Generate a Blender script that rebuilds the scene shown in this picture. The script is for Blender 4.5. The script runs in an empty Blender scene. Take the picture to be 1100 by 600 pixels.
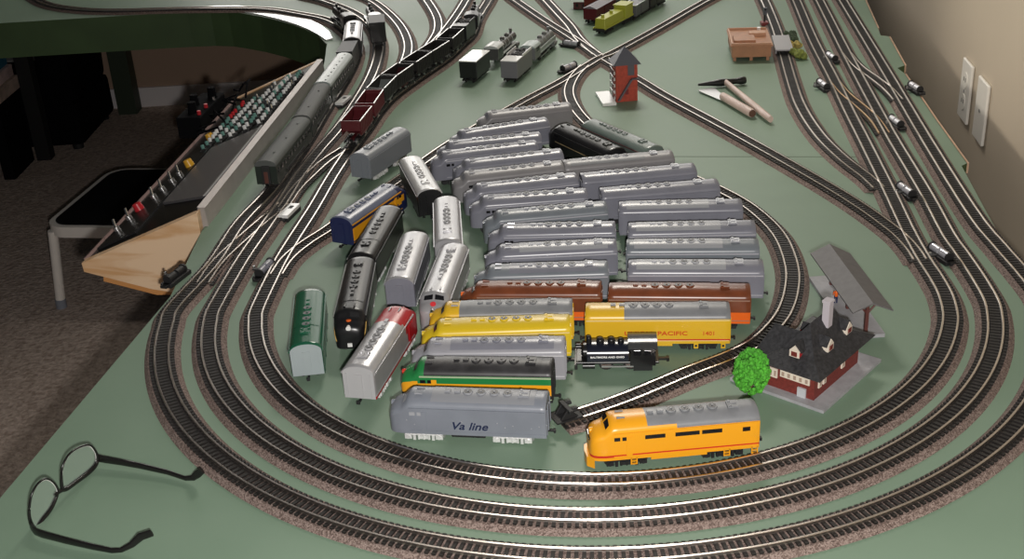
import bpy, math, random
from mathutils import Vector, Matrix
random.seed(7)
PI = math.pi
TZ = 0.75                      # table top height above the room floor
C = bpy.context.scene.collection
TOP = []                       # every top-level object, lifted by TZ at the end

# ------------------------------------------------------------------ camera numbers
F_PX, PITCH, ROLL, CAM_H = 1285.3, 0.4533, -0.0576, 0.6938
def at(u, v, z=0.0):
    """point of the photographed place at height z above the table seen at pixel (u, v) of 1100x600"""
    uu, vv = u-550.0, v-300.0
    c, s = math.cos(ROLL), math.sin(ROLL)
    a, b = uu*c+vv*s, -uu*s+vv*c
    cp, sp = math.cos(PITCH), math.sin(PITCH)
    dx, up = a/F_PX, -b/F_PX
    dy, dz = cp+up*sp, -sp+up*cp
    t = (z-CAM_H)/dz
    return Vector((dx*t, dy*t, z))

# ------------------------------------------------------------------ materials
MATS = {}
def mat(name, col, rough=0.5, metal=0.0, spec=0.5, noise=0.0, nscale=60.0, col2=None, bump=0.0, emit=None, coat=0.0, alpha=None, trans=0.0):
    if name in MATS: return MATS[name]
    m = bpy.data.materials.new(name); m.use_nodes = True
    nt = m.node_tree; b = nt.nodes['Principled BSDF']
    b.inputs['Base Color'].default_value = (*col, 1)
    b.inputs['Roughness'].default_value = rough
    b.inputs['Metallic'].default_value = metal
    b.inputs['Specular IOR Level'].default_value = spec
    b.inputs['Coat Weight'].default_value = coat
    b.inputs['Transmission Weight'].default_value = trans
    if alpha is not None: b.inputs['Alpha'].default_value = alpha
    if noise > 0 or bump > 0:
        tc = nt.nodes.new('ShaderNodeTexCoord')
        n = nt.nodes.new('ShaderNodeTexNoise'); n.inputs['Scale'].default_value = nscale; n.inputs['Detail'].default_value = 4
        nt.links.new(tc.outputs['Object'], n.inputs['Vector'])
        if noise > 0:
            r = nt.nodes.new('ShaderNodeValToRGB')
            c2 = col2 or tuple(x*(1-noise) for x in col); c1 = col if col2 else tuple(min(1, x*(1+noise)) for x in col)
            r.color_ramp.elements[0].color = (*c2, 1); r.color_ramp.elements[1].color = (*c1, 1)
            r.color_ramp.elements[0].position = 0.35; r.color_ramp.elements[1].position = 0.65
            nt.links.new(n.outputs['Fac'], r.inputs['Fac']); nt.links.new(r.outputs['Color'], b.inputs['Base Color'])
        if bump > 0:
            bp = nt.nodes.new('ShaderNodeBump'); bp.inputs['Strength'].default_value = bump; bp.inputs['Distance'].default_value = 0.002
            nt.links.new(n.outputs['Fac'], bp.inputs['Height']); nt.links.new(bp.outputs['Normal'], b.inputs['Normal'])
    MATS[name] = m
    return m

def table_paint():
    m = bpy.data.materials.new('green_table_paint'); m.use_nodes = True
    nt = m.node_tree; b = nt.nodes['Principled BSDF']
    tc = nt.nodes.new('ShaderNodeTexCoord')
    n1 = nt.nodes.new('ShaderNodeTexNoise'); n1.inputs['Scale'].default_value = 5; n1.inputs['Detail'].default_value = 6
    n2 = nt.nodes.new('ShaderNodeTexNoise'); n2.inputs['Scale'].default_value = 90; n2.inputs['Detail'].default_value = 3
    for n in (n1, n2): nt.links.new(tc.outputs['Object'], n.inputs['Vector'])
    r = nt.nodes.new('ShaderNodeValToRGB')
    r.color_ramp.elements[0].position = .3; r.color_ramp.elements[0].color = (.172, .260, .184, 1)
    r.color_ramp.elements[1].position = .72; r.color_ramp.elements[1].color = (.206, .298, .216, 1)
    nt.links.new(n1.outputs['Fac'], r.inputs['Fac']); nt.links.new(r.outputs['Color'], b.inputs['Base Color'])
    mr = nt.nodes.new('ShaderNodeMapRange'); mr.inputs['To Min'].default_value = .45; mr.inputs['To Max'].default_value = .62
    nt.links.new(n1.outputs['Fac'], mr.inputs['Value']); nt.links.new(mr.outputs['Result'], b.inputs['Roughness'])
    bp = nt.nodes.new('ShaderNodeBump'); bp.inputs['Strength'].default_value = .12; bp.inputs['Distance'].default_value = .001
    nt.links.new(n2.outputs['Fac'], bp.inputs['Height']); nt.links.new(bp.outputs['Normal'], b.inputs['Normal'])
    MATS['green_table_paint'] = m
    return m

def ballast():
    m = bpy.data.materials.new('ballast'); m.use_nodes = True
    nt = m.node_tree; b = nt.nodes['Principled BSDF']
    tc = nt.nodes.new('ShaderNodeTexCoord')
    v = nt.nodes.new('ShaderNodeTexVoronoi'); v.inputs['Scale'].default_value = 800
    n = nt.nodes.new('ShaderNodeTexNoise'); n.inputs['Scale'].default_value = 300; n.inputs['Detail'].default_value = 5
    for q in (v, n): nt.links.new(tc.outputs['Object'], q.inputs['Vector'])
    r = nt.nodes.new('ShaderNodeValToRGB')
    e = r.color_ramp.elements
    e[0].position = .1; e[0].color = (.12, .085, .073, 1)
    e[1].position = .9; e[1].color = (.33, .255, .225, 1)
    k = e.new(.5); k.color = (.225, .163, .142, 1)
    sep = nt.nodes.new('ShaderNodeSeparateColor')
    nt.links.new(v.outputs['Color'], sep.inputs['Color']); nt.links.new(sep.outputs['Red'], r.inputs['Fac'])
    nt.links.new(r.outputs['Color'], b.inputs['Base Color'])
    b.inputs['Roughness'].default_value = .85; b.inputs['Specular IOR Level'].default_value = .3
    bp = nt.nodes.new('ShaderNodeBump'); bp.inputs['Strength'].default_value = .8; bp.inputs['Distance'].default_value = .0012
    nt.links.new(v.outputs['Distance'], bp.inputs['Height']); nt.links.new(bp.outputs['Normal'], b.inputs['Normal'])
    MATS['ballast'] = m
    return m

def pine():
    m = bpy.data.materials.new('pine_board'); m.use_nodes = True
    nt = m.node_tree; b = nt.nodes['Principled BSDF']
    tc = nt.nodes.new('ShaderNodeTexCoord'); mp = nt.nodes.new('ShaderNodeMapping')
    mp.inputs['Scale'].default_value = (7, 7, 40); mp.inputs['Rotation'].default_value = (0, .25, 0)
    n = nt.nodes.new('ShaderNodeTexNoise'); n.inputs['Scale'].default_value = 1; n.inputs['Detail'].default_value = 4; n.inputs['Distortion'].default_value = .8
    r = nt.nodes.new('ShaderNodeValToRGB')
    r.color_ramp.elements[0].position = .35; r.color_ramp.elements[0].color = (.62, .36, .17, 1)
    r.color_ramp.elements[1].position = .6; r.color_ramp.elements[1].color = (.80, .58, .38, 1)
    nt.links.new(tc.outputs['Object'], mp.inputs['Vector']); nt.links.new(mp.outputs['Vector'], n.inputs['Vector'])
    nt.links.new(n.outputs['Fac'], r.inputs['Fac']); nt.links.new(r.outputs['Color'], b.inputs['Base Color'])
    b.inputs['Roughness'].default_value = .55
    MATS['pine_board'] = m
    return m

def carpet():
    m = bpy.data.materials.new('brown_carpet'); m.use_nodes = True
    nt = m.node_tree; b = nt.nodes['Principled BSDF']
    tc = nt.nodes.new('ShaderNodeTexCoord')
    n = nt.nodes.new('ShaderNodeTexNoise'); n.inputs['Scale'].default_value = 90; n.inputs['Detail'].default_value = 6
    nt.links.new(tc.outputs['Object'], n.inputs['Vector'])
    r = nt.nodes.new('ShaderNodeValToRGB')
    r.color_ramp.elements[0].position = .3; r.color_ramp.elements[0].color = (.38, .29, .24, 1)
    r.color_ramp.elements[1].position = .7; r.color_ramp.elements[1].color = (.72, .59, .51, 1)
    nt.links.new(n.outputs['Fac'], r.inputs['Fac']); nt.links.new(r.outputs['Color'], b.inputs['Base Color'])
    b.inputs['Roughness'].default_value = 1; b.inputs['Specular IOR Level'].default_value = .05
    bp = nt.nodes.new('ShaderNodeBump'); bp.inputs['Strength'].default_value = .6; bp.inputs['Distance'].default_value = .01
    nt.links.new(n.outputs['Fac'], bp.inputs['Height']); nt.links.new(bp.outputs['Normal'], b.inputs['Normal'])
    MATS['brown_carpet'] = m
    return m

GREEN = table_paint(); BAL = ballast(); PINE = pine(); CARPET = carpet()
TIE = mat('dark_ties', (.012, .010, .009), .6, noise=.3, nscale=200)
RAIL = mat('nickel_rail', (.66, .60, .55), .28, metal=1)
BRASS = mat('brass_rail', (.62, .42, .24), .32, metal=1)
GREY = mat('grey_plastic', (.212, .216, .256), .28, noise=.05, nscale=40)
GREY2 = mat('blue_grey_plastic', (.19, .212, .238), .32, noise=.05, nscale=40)
GREY3 = mat('warm_grey_plastic', (.235, .228, .235), .36, noise=.05, nscale=40)
LITEDGE = mat('lit_eave_edge', (.46, .46, .50), .2)  # eave highlight of the grey units, painted as a paler strip
LGREY = mat('light_grey_panel', (.34, .35, .375), .30)
SILVER = mat('silver_paint', (.44, .44, .455), .30, metal=.35, noise=.05, nscale=80)
TSILVER = mat('truck_silver', (.78, .78, .78), .22, metal=.35)
CHROME = mat('chrome', (.8, .8, .8), .16, metal=1)
BLACK = mat('black_plastic', (.012, .012, .013), .30)
MBLACK = mat('matt_black', (.014, .014, .015), .6)
DARK = mat('dark_glass', (.010, .010, .012), .12)
YELLOW = mat('yellow_paint', (.72, .44, .025), .33)
LEMON = mat('lemon_paint', (.68, .48, .02), .33)
ORANGEY = mat('orange_yellow_paint', (.82, .36, .015), .32)
ORANGE = mat('orange_paint', (.80, .14, .015), .36)
REDLINE = mat('red_stripe', (.55, .03, .015), .4)
BROWN = mat('brown_paint', (.175, .050, .020), .30, noise=.15, nscale=60)
RED = mat('red_paint', (.42, .015, .022), .32)
MAROON = mat('maroon_paint', (.085, .010, .014), .4)
DGREEN = mat('dark_green_paint', (.014, .105, .056), .2)
KGREEN = mat('kelly_green_paint', (.02, .20, .055), .33)
NAVY = mat('navy_paint', (.018, .025, .085), .3)
ROOFG = mat('roof_grey_paint', (.205, .212, .225), .38, noise=.08, nscale=60)
DKROOF = mat('sooty_roof', (.035, .034, .036), .4, noise=.3, nscale=70)
OLIVE = mat('coach_green', (.020, .027, .022), .4)
COACHROOF = mat('coach_roof_grey', (.085, .092, .088), .6, spec=.3)
GREENROOF = mat('grey_green_roof', (.13, .165, .15), .3)
WHITE = mat('white_paint', (.82, .82, .80), .22, coat=.5)
CREAM = mat('cream_trim', (.74, .66, .56), .5)
WIRE = mat('white_button', (.85, .86, .85), .18, coat=.6)
TEAL = mat('teal_button', (.14, .30, .26), .35)
REDB = mat('red_button', (.55, .02, .03), .35)
YELB = mat('yellow_button', (.75, .40, .03), .35)
SHINGLE = mat('charcoal_shingles', (.028, .028, .031), .6, noise=.35, nscale=260, bump=.3)
SHELTERROOF = mat('grey_shelter_roof', (.115, .110, .112), .6, noise=.1, nscale=120)
BRICK = mat('red_brick', (.165, .026, .020), .6, noise=.2, nscale=300)
CONCRETE = mat('grey_platform', (.34, .34, .36), .6, noise=.1, nscale=100)
TREE = mat('sponge_green', (.075, .37, .028), .8, noise=.35, nscale=250)
TOWERRED = mat('tower_red', (.40, .055, .03), .5, noise=.15, nscale=150)
SLATE = mat('slate_roof', (.10, .105, .125), .45)
KRAFT = mat('brown_card', (.42, .20, .105), .5, noise=.08, nscale=60)
WOODH = mat('hammer_handle', (.62, .48, .42), .4, noise=.1, nscale=30)
STEELW = mat('brushed_steel', (.50, .50, .50), .34, metal=.9)
BEIGE = mat('beige_wall_paint', (.50, .425, .325), .8, noise=.03, nscale=3)
BACKWALL = mat('tan_wall_paint', (.42, .29, .21), .8)
BASEW = mat('baseboard_white', (.85, .80, .80), .5)
PLATE = mat('outlet_white', (.80, .77, .70), .35)
PANELGREY = mat('panel_grey_paint', (.34, .31, .29), .5, noise=.06, nscale=40)
PANELTOP = mat('panel_top_lit', (.62, .56, .53), .5, noise=.06, nscale=40)  # the board grey lightened, so the ledge looks lit on top
RAWWOOD = mat('raw_ply_edge', (.56, .37, .25), .6, noise=.15, nscale=50)
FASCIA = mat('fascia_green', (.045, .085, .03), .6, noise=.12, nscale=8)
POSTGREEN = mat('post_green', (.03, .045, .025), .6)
STOOLW = mat('stool_enamel', (.85, .80, .74), .35)
VINYL = mat('black_vinyl', (.010, .010, .012), .28, bump=.15, nscale=12)
GLARESTRIP = mat('speckled_glare_strip', (.92, .87, .86), .14, noise=.2, nscale=160, spec=.9, coat=1.0, bump=.15)  # near-white base colour paints in window glare along the edge
OLIVEY = mat('olive_yellow_paint', (.42, .44, .05), .4)
MINT = mat('mint_roof', (.50, .60, .54), .5)
TANW = mat('tan_house_wall', (.33, .17, .07), .6, noise=.1, nscale=80)
LENS = mat('spectacle_lens', (.80, .92, .85), .03, alpha=.14, spec=.8)
TORT = mat('spectacle_frame', (.010, .009, .009), .25)
TEXTNAVY = mat('navy_lettering', (.012, .02, .06), .5)
TEXTRED = mat('red_lettering', (.60, .07, .01), .5)
TEXTWHITE = mat('white_lettering', (.85, .85, .85), .5)
CLOTH = mat('black_fabric', (.005, .005, .006), .9, spec=.05)
PAPER = mat('paper_stack', (.50, .38, .32), .8, noise=.2, nscale=30)
BLUEBOX = mat('blue_box', (.03, .17, .27), .6)

# ------------------------------------------------------------------ mesh building
class MB:
    def __init__(s): s.v = []; s.f = []; s.m = []; s.mats = []
    def slot(s, m):
        if m not in s.mats: s.mats.append(m)
        return s.mats.index(m)
    def add(s, vs, fs, m):
        k = len(s.v); i = s.slot(m)
        s.v += [tuple(v) for v in vs]
        for f in fs: s.f.append(tuple(a+k for a in f)); s.m.append(i)
    def box(s, c, d, m, rz=0.0, ry=0.0, rx=0.0, taper=1.0):
        x, y, z = (q/2 for q in d)
        R = Matrix.Rotation(rz, 3, 'Z') @ Matrix.Rotation(ry, 3, 'Y') @ Matrix.Rotation(rx, 3, 'X')
        vs = []
        for sz in (-1, 1):
            t = taper if sz > 0 else 1
            for sx, sy in ((-1, -1), (1, -1), (1, 1), (-1, 1)):
                vs.append(Vector(c)+R @ Vector((sx*x*t, sy*y*t, sz*z)))
        s.add(vs, [(3, 2, 1, 0), (4, 5, 6, 7), (0, 1, 5, 4), (1, 2, 6, 5), (2, 3, 7, 6), (3, 0, 4, 7)], m)
    def cyl(s, a, b, r, m, n=12, r2=None):
        a, b = Vector(a), Vector(b); r2 = r if r2 is None else r2
        d = (b-a).normalized()
        u = d.orthogonal().normalized(); w = d.cross(u)
        vs = [a+(u*math.cos(2*PI*i/n)+w*math.sin(2*PI*i/n))*r for i in range(n)]
        vs += [b+(u*math.cos(2*PI*i/n)+w*math.sin(2*PI*i/n))*r2 for i in range(n)]
        fs = [(i, (i+1) % n, n+(i+1) % n, n+i) for i in range(n)]
        fs += [tuple(range(n-1, -1, -1)), tuple(range(n, 2*n))]
        s.add(vs, fs, m)
    def dome(s, c, r, h, m, n=12, rings=4):
        vs = []; fs = []
        for j in range(rings+1):
            a = PI/2*j/rings
            for i in range(n):
                vs.append((c[0]+r*math.cos(a)*math.cos(2*PI*i/n), c[1]+r*math.cos(a)*math.sin(2*PI*i/n), c[2]+h*math.sin(a)))
        for j in range(rings):
            for i in range(n): fs.append((j*n+i, j*n+(i+1) % n, (j+1)*n+(i+1) % n, (j+1)*n+i))
        s.add(vs, fs, m)
    def tube(s, pts, r, m, n=8, closed=False, rz=None):
        """swept tube; r may be a list; rz squashes the section vertically"""
        pts = [Vector(p) for p in pts]; N = len(pts); vs = []; fs = []
        prev = None
        for i, p in enumerate(pts):
            d = (pts[(i+1) % N]-pts[i-1]) if closed else (pts[min(i+1, N-1)]-pts[max(i-1, 0)])
            d.normalize()
            u = prev-d*prev.dot(d) if prev is not None else d.orthogonal()
            if abs(d.z) < .95: u = d.cross(Vector((0, 0, 1)))
            u.normalize(); prev = u; w = u.cross(d)
            ri = r[i] if isinstance(r, (list, tuple)) else r
            rw = ri if rz is None else rz
            for k in range(n): vs.append(p+u*math.cos(2*PI*k/n)*ri+w*math.sin(2*PI*k/n)*rw)
        M = N if closed else N-1
        for i in range(M):
            j = (i+1) % N
            for k in range(n): fs.append((i*n+k, i*n+(k+1) % n, j*n+(k+1) % n, j*n+k))
        if not closed: fs += [tuple(range(n-1, -1, -1)), tuple(range((N-1)*n, N*n))]
        s.add(vs, fs, m)
    def prism(s, poly, z0, z1, m, mside=None):
        n = len(poly); vs = [(p[0], p[1], z0) for p in poly]+[(p[0], p[1], z1) for p in poly]
        s.add(vs, [tuple(range(n, 2*n))], m)
        s.add(vs, [tuple(range(n-1, -1, -1))]+[(i, (i+1) % n, n+(i+1) % n, n+i) for i in range(n)], mside or m)
    def extr(s, poly, a, b, m):
        """poly of 3D points swept from offset a to offset b"""
        n = len(poly); vs = [Vector(p)+Vector(a) for p in poly]+[Vector(p)+Vector(b) for p in poly]
        s.add(vs, [tuple(range(n-1, -1, -1)), tuple(range(n, 2*n))]+[(i, (i+1) % n, n+(i+1) % n, n+i) for i in range(n)], m)
    def mesh(s, name, smooth=None):
        me = bpy.data.meshes.new(name); me.from_pydata(s.v, [], s.f)
        for m in s.mats: me.materials.append(m)
        me.polygons.foreach_set('material_index', s.m)
        if smooth:
            me.polygons.foreach_set('use_smooth', [True]*len(s.f)); me.set_sharp_from_angle(angle=math.radians(smooth))
        me.update(); return me
    def build(s, name, parent=None, smooth=40, bevel=0.0):
        o = bpy.data.objects.new(name, s.mesh(name, smooth)); C.objects.link(o)
        if bevel:
            b = o.modifiers.new('bevel', 'BEVEL'); b.width = bevel; b.segments = 2; b.limit_method = 'ANGLE'
        if parent is not None: o.parent = parent
        else: TOP.append(o)
        return o

def link(name, me, parent):
    o = bpy.data.objects.new(name, me); C.objects.link(o); o.parent = parent; return o
def tag(o, label=None, cat=None, group=None, kind=None):
    if label: o['label'] = label
    if cat: o['category'] = cat
    if group: o['group'] = group
    if kind: o['kind'] = kind
    return o
def thing(name, label, cat, loc=(0, 0, 0), rz=0.0, group=None):
    o = bpy.data.objects.new(name, None); C.objects.link(o); o.empty_display_size = .02
    o.location = loc; o.rotation_euler = (0, 0, rz); TOP.append(o)
    return tag(o, label, cat, group)
def struct(name, mb, smooth=None):
    o = mb.build(name, None, smooth); o['kind'] = 'structure'; return o

def spline(pts, step):
    """Catmull-Rom through 2D points, resampled at even steps"""
    P = [Vector((p[0], p[1])) for p in pts]
    P = [P[0]*2-P[1]]+P+[P[-1]*2-P[-2]]
    out = []
    for i in range(1, len(P)-2):
        a, b, c, d = P[i-1:i+3]
        n = max(2, int((c-b).length/.004))
        for k in range(n):
            t = k/n
            out.append(.5*((2*b)+(c-a)*t+(2*a-5*b+4*c-d)*t*t+(-a+3*b-3*c+d)*t**3))
    out.append(P[-2])
    for _ in range(6):
        out = [out[0]]+[(out[i-1]+out[i]*2+out[i+1])/4 for i in range(1, len(out)-1)]+[out[-1]]
    res = [out[0]]; acc = 0
    for i in range(1, len(out)):
        seg = out[i]-out[i-1]; L = seg.length
        while acc+L >= step:
            t = (step-acc)/L; p = out[i-1]+seg*t
            res.append(p); out[i-1] = p; seg = out[i]-p; L = seg.length; acc = 0
        acc += L
    return res

# ------------------------------------------------------------------ tracks
ZR = 0.0102                     # rail head height above the table
TRACKZ = [0]
TRACKS = {}
def track(key, label, pts, group='model railway tracks', rail=RAIL, bed=True, name='railway_track'):
    P = spline(pts, .007); N = len(P)
    TRACKS[key] = P
    dz = -0.00022*TRACKZ[0]; TRACKZ[0] += 1
    nrm = []
    for i in range(N):
        d = P[min(i+1, N-1)]-P[max(i-1, 0)]; d.normalize(); nrm.append(Vector((-d.y, d.x)))
    c = P[N//2]
    t = thing(name, label, 'track', (c.x, c.y, 0), 0, group)
    def L(i, off, z): q = P[i]+nrm[i]*off-c; return (q.x, q.y, z)
    def strip(section, m, i0=0):
        b = MB(); vs = []; n = len(section)
        for i in range(N): vs += [L(i, o, z) for o, z in section]
        fs = []
        for i in range(N-1):
            for k in range(n): fs.append((i*n+k, i*n+(k+1) % n, (i+1)*n+(k+1) % n, (i+1)*n+k))
        fs += [tuple(range(n-1, -1, -1)), tuple(range((N-1)*n, N*n))]
        b.add(vs, fs, m); return b
    if bed:
        strip([(-.0215, 0), (.0215, 0), (.0165, .0052+dz), (-.0165, .0052+dz)], BAL).build('roadbed', t, 20)
    b = MB()
    for i in range(0, N):
        d = Vector((nrm[i].y, -nrm[i].x)); q = P[i]-c
        b.box((q.x, q.y, .0060+dz), (.0036, .0295, .0028), TIE, rz=math.atan2(d.y, d.x))
    b.build('tie_strip', t, None)
    for s in (-1, 1):
        z0, z1 = .007+dz, ZR+dz
        strip([(s*.00825-.0013, z0), (s*.00825+.0013, z0), (s*.00825+.0009, z0+.0012), (s*.00825+.0012, z1-.0004), (s*.00825+.0009, z1),
               (s*.00825-.0009, z1), (s*.00825-.0012, z1-.0004), (s*.00825-.0009, z0+.0012)], rail).build('rail', t, 35)
    return t
def px(s): return [at(*map(float, a.split(',')), ZR).to_2d() for a in s.split()]
def arc(cx, cy, r, a0, a1, n=40):
    return [Vector((cx+r*math.cos(math.radians(a0+(a1-a0)*i/n)), cy+r*math.sin(math.radians(a0+(a1-a0)*i/n)))) for i in range(n+1)]
W = lambda *q: [Vector(a) for a in q]

track('outer', 'outermost brown ballasted loop of track, closest to the table edges all round',
      px('30,-8 48,2 75,7.5 120,10 200,8 280,8 325,14')+W((-.405, 2.90), (-.345, 2.76), (-.318, 2.62), (-.313, 2.50), (-.318, 2.39), (-.335, 2.19), (-.350, 1.99), (-.374, 1.785))
      + px('258,238 229,281')+arc(.1054, 1.384, .544, 180, 349)+W((.6435, 1.345), (.6455, 1.42))+px('1046,228 996.5,150 950,72 906,0 893,-20'))
track('middle', 'middle loop of track running between the outermost and the innermost of the three big loops',
      px('325,-6 350,0 378,11 397,24 406,40 406,58 397,84 370,128 343,160 322,186 305,213 283,245 260,278')+arc(.1029, 1.3842, .4864, 181, 347)+W((.5845, 1.338), (.5900, 1.41))+px('1019,250 995,206 960.5,149 941,114 922,79 906,49 881,0 870,-20'))
track('inner', 'innermost of the three big loops, passing under the string of open hoppers',
      px('529,-10 524,0 513,18')+W((-.060, 2.69), (-.083, 2.60), (-.115, 2.49), (-.152, 2.40), (-.188, 2.31), (-.215, 2.235), (-.234, 2.15), (-.247, 2.06), (-.262, 1.97))
      + px('357,188 337,222 315,256 299,283')+arc(.107, 1.388, .4342, 183, 341)+W((.5290, 1.296), (.5340, 1.345))+px('992,275 976,246 957,206 929,150 912,117 895,82 874,42 856,0 846,-20'))
track('reverse', 'curved spur track circling the diesels and ending at the black bumper',
      px('628,69 617,81 611,96 616,112 632,131 660,150 700,171 745,190 775,203 806,221 835,248 849,278 851,305 841,336 815,364 785,380 743,396 705,412 668,427 630,440 600,449'))
track('diagonal', 'straight diagonal track from the crossing by the red tower down to the right side tracks',
      px('650,62 690,86 720,104 800,147 900,204 955,241 978,262 990,279'))
track('cross', 'long track from the top right through the crossing and behind the grey diesels',
      px('790,-16 757,0 708,28 660,54 645,60 630,69 600,87 560,108 490,148 428,191 390,216 352,244 330,258 309,275 296,294'))
track('yard', 'left one of the two tracks leading from the back down to the crossing', px('530,-20 556,0 585,20 612,37 645,59'))
track('yard b', 'right one of the two tracks leading from the back down to the crossing', px('572,-16 586,-2 600,13 612,26 622,40 641,57'))
track('siding', 'curving siding on the right that runs past the brown card building', px('810,-20 822,0 836,35 849,80 860,111 880,142 906,168 932,188 946,201'))
track('x1', 'crossover track linking the two outer tracks along the right wall', px('909,54 922,69 940,82 955,94 965,105'), 'crossover tracks', bed=False)
track('x2', 'brassy crossover track linking the second and third tracks from the right wall', px('896,84 908,98 925,112 940,126 951,142'), 'crossover tracks', rail=BRASS, bed=False)
track('x3', 'crossover track linking the outer and middle loops beside the control panel', px('304,216 285,232 255,258 232,280 216,303'), 'crossover tracks', bed=False)
track('x4', 'crossover track just in front of the nearest maroon hopper', px('370,157 350,170 332,186 318,200 304,220'), 'crossover tracks', bed=False)
track('fan a', 'branch track curving in behind the black coach to join the hopper track', px('380,-8 398,-2 414,9 430,26 438,44 436,60 428,74'))
track('fan b', 'short branch track joining the hopper track behind the fifth hopper', px('448,-14 459,-1 469,16 470,30 463,43 453,56'))
track('fan c', 'branch track joining the hopper track just behind the last hopper', px('506,-14 499,0 488,17 475,34 464,46'))

# ------------------------------------------------------------------ switch machines
def switch_machine(u, v, rz, label, plate=False, body=mat('machine_silver', (.62, .62, .66), .25, metal=.4), s=1.0):
    p = at(u, v, .004)
    t = thing('switch_machine', label, 'switch machine', (p.x, p.y, 0), math.radians(rz), 'switch machines beside the tracks')
    b = MB(); b.box((0, 0, .003), (.050*s, .017, .006), MBLACK); b.box((-.026*s, 0, .004), (.010, .010, .004), MBLACK); b.build('base', t, None, .0006)
    if plate:
        b = MB(); b.box((0, 0, .0085), (.048*s, .016, .005), WHITE); b.box((.008, 0, .0112), (.010, .006, .0008), MBLACK); b.build('cover', t, None, .0008)
    else:
        for sx in (-1, 1):
            b = MB(); b.cyl((sx*.002, 0, .0095), (sx*.018*s, 0, .0095), .0052, body, 14); b.cyl((sx*.018*s, 0, .0095), (sx*.020*s, 0, .0095), .0066, MBLACK, 14); b.build('coil', t)
    b = MB(); b.box((0, .011, .006), (.006, .014, .002), MBLACK); b.cyl((0, .016, .005), (0, .016, .011), .0018, STEELW, 8); b.build('lever', t, None)
    return t
for a in ((893, 63, 97, 'silver switch machine beside the second track from the right wall, nearest the back'),
          (884, 93, 97, 'silver switch machine left of the brassy crossover, left of all tracks there'),
          (983, 96, 97, 'silver switch machine overhanging the table edge next to the wall'),
          (962, 133, 97, 'silver switch machine between the two outer tracks below the brassy crossover'),
          (973, 207, 100, 'silver switch machine where the curving siding joins the straight track'),
          (1010, 274, 105, 'silver switch machine where the diagonal track joins the innermost loop'),
          (189, 298, 70, 'black switch machine on the table edge in front of the pine panel end', 0, MBLACK),
          (285, 291, 75, 'dark switch machine between the middle and innermost loops on the left', 0, GREY),
          (311, 229, 75, 'white covered switch machine between the tracks left of the navy and yellow diesel', 1),
          (369, 110, 75, 'pale switch machine beside the middle track, left of the maroon hoppers', 1),
          (614, 49, -38, 'silver switch machine left of the crossing, up the yard tracks'),
          (611, 74, 45, 'silver switch machine left of the crossing, down the long track')):
    switch_machine(*a)

# ------------------------------------------------------------------ diesels
HW, ZB, ZE, ZT = .0185, .0112, .0428, .0520
CABST = [(0, .0100, .0240, .0305), (.0012, .0130, .0290, .0358), (.0035, .0156, .0325, .0392), (.0075, .0173, .0340, .0417), (.0125, .0181, .0350, .0432),
         (.0150, .0184, .0358, .0444), (.0205, .0185, .0412, .0503), (.0232, .0185, .0428, .0520)]
def body_stations(L, cab):
    st = list(CABST) if cab else [(0, .0178, .0420, .0510), (.0012, .0185, .0428, .0520)]
    s = st[-1][0]; n = 30
    st += [(s+(L-.0012-s)*i/n, HW, ZE, ZT) for i in range(1, n+1)]
    st.append((L, .0178, .0420, .0510))
    return st
NS = 2.0
def surf(st, s, y):
    for a, b in zip(st, st[1:]):
        if a[0] <= s <= b[0]:
            t = (s-a[0])/max(1e-9, b[0]-a[0]); hw, ze, h = (a[k]+(b[k]-a[k])*t for k in (1, 2, 3)); break
    else: hw, ze, h = st[-1][1:]
    q = min(1, abs(y)/hw)
    return ze+(h-ze)*(1-q**NS)**(1/NS)
SIDEZ = [.0112, .0145, .0172, .0200, .0225, .026, .0295, .033, .036, .0385]
ARC = [12, 25, 38, 51, 64, 77, 90]
def ring(st_i, up=0.0):
    s, hw, ze, h = st_i
    half = [(hw, min(z, ze)) for z in SIDEZ]+[(hw, ze)]
    for a in ARC:
        a = math.radians(a)
        half.append((hw*math.cos(a)**(2/NS) if a < PI/2-1e-6 else 0, ze+(h-ze)*math.sin(a)**(2/NS)+up))
    return half+[(-y, z) for y, z in half[-2::-1]]
def cut_skirt(s, L, j): return False
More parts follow.
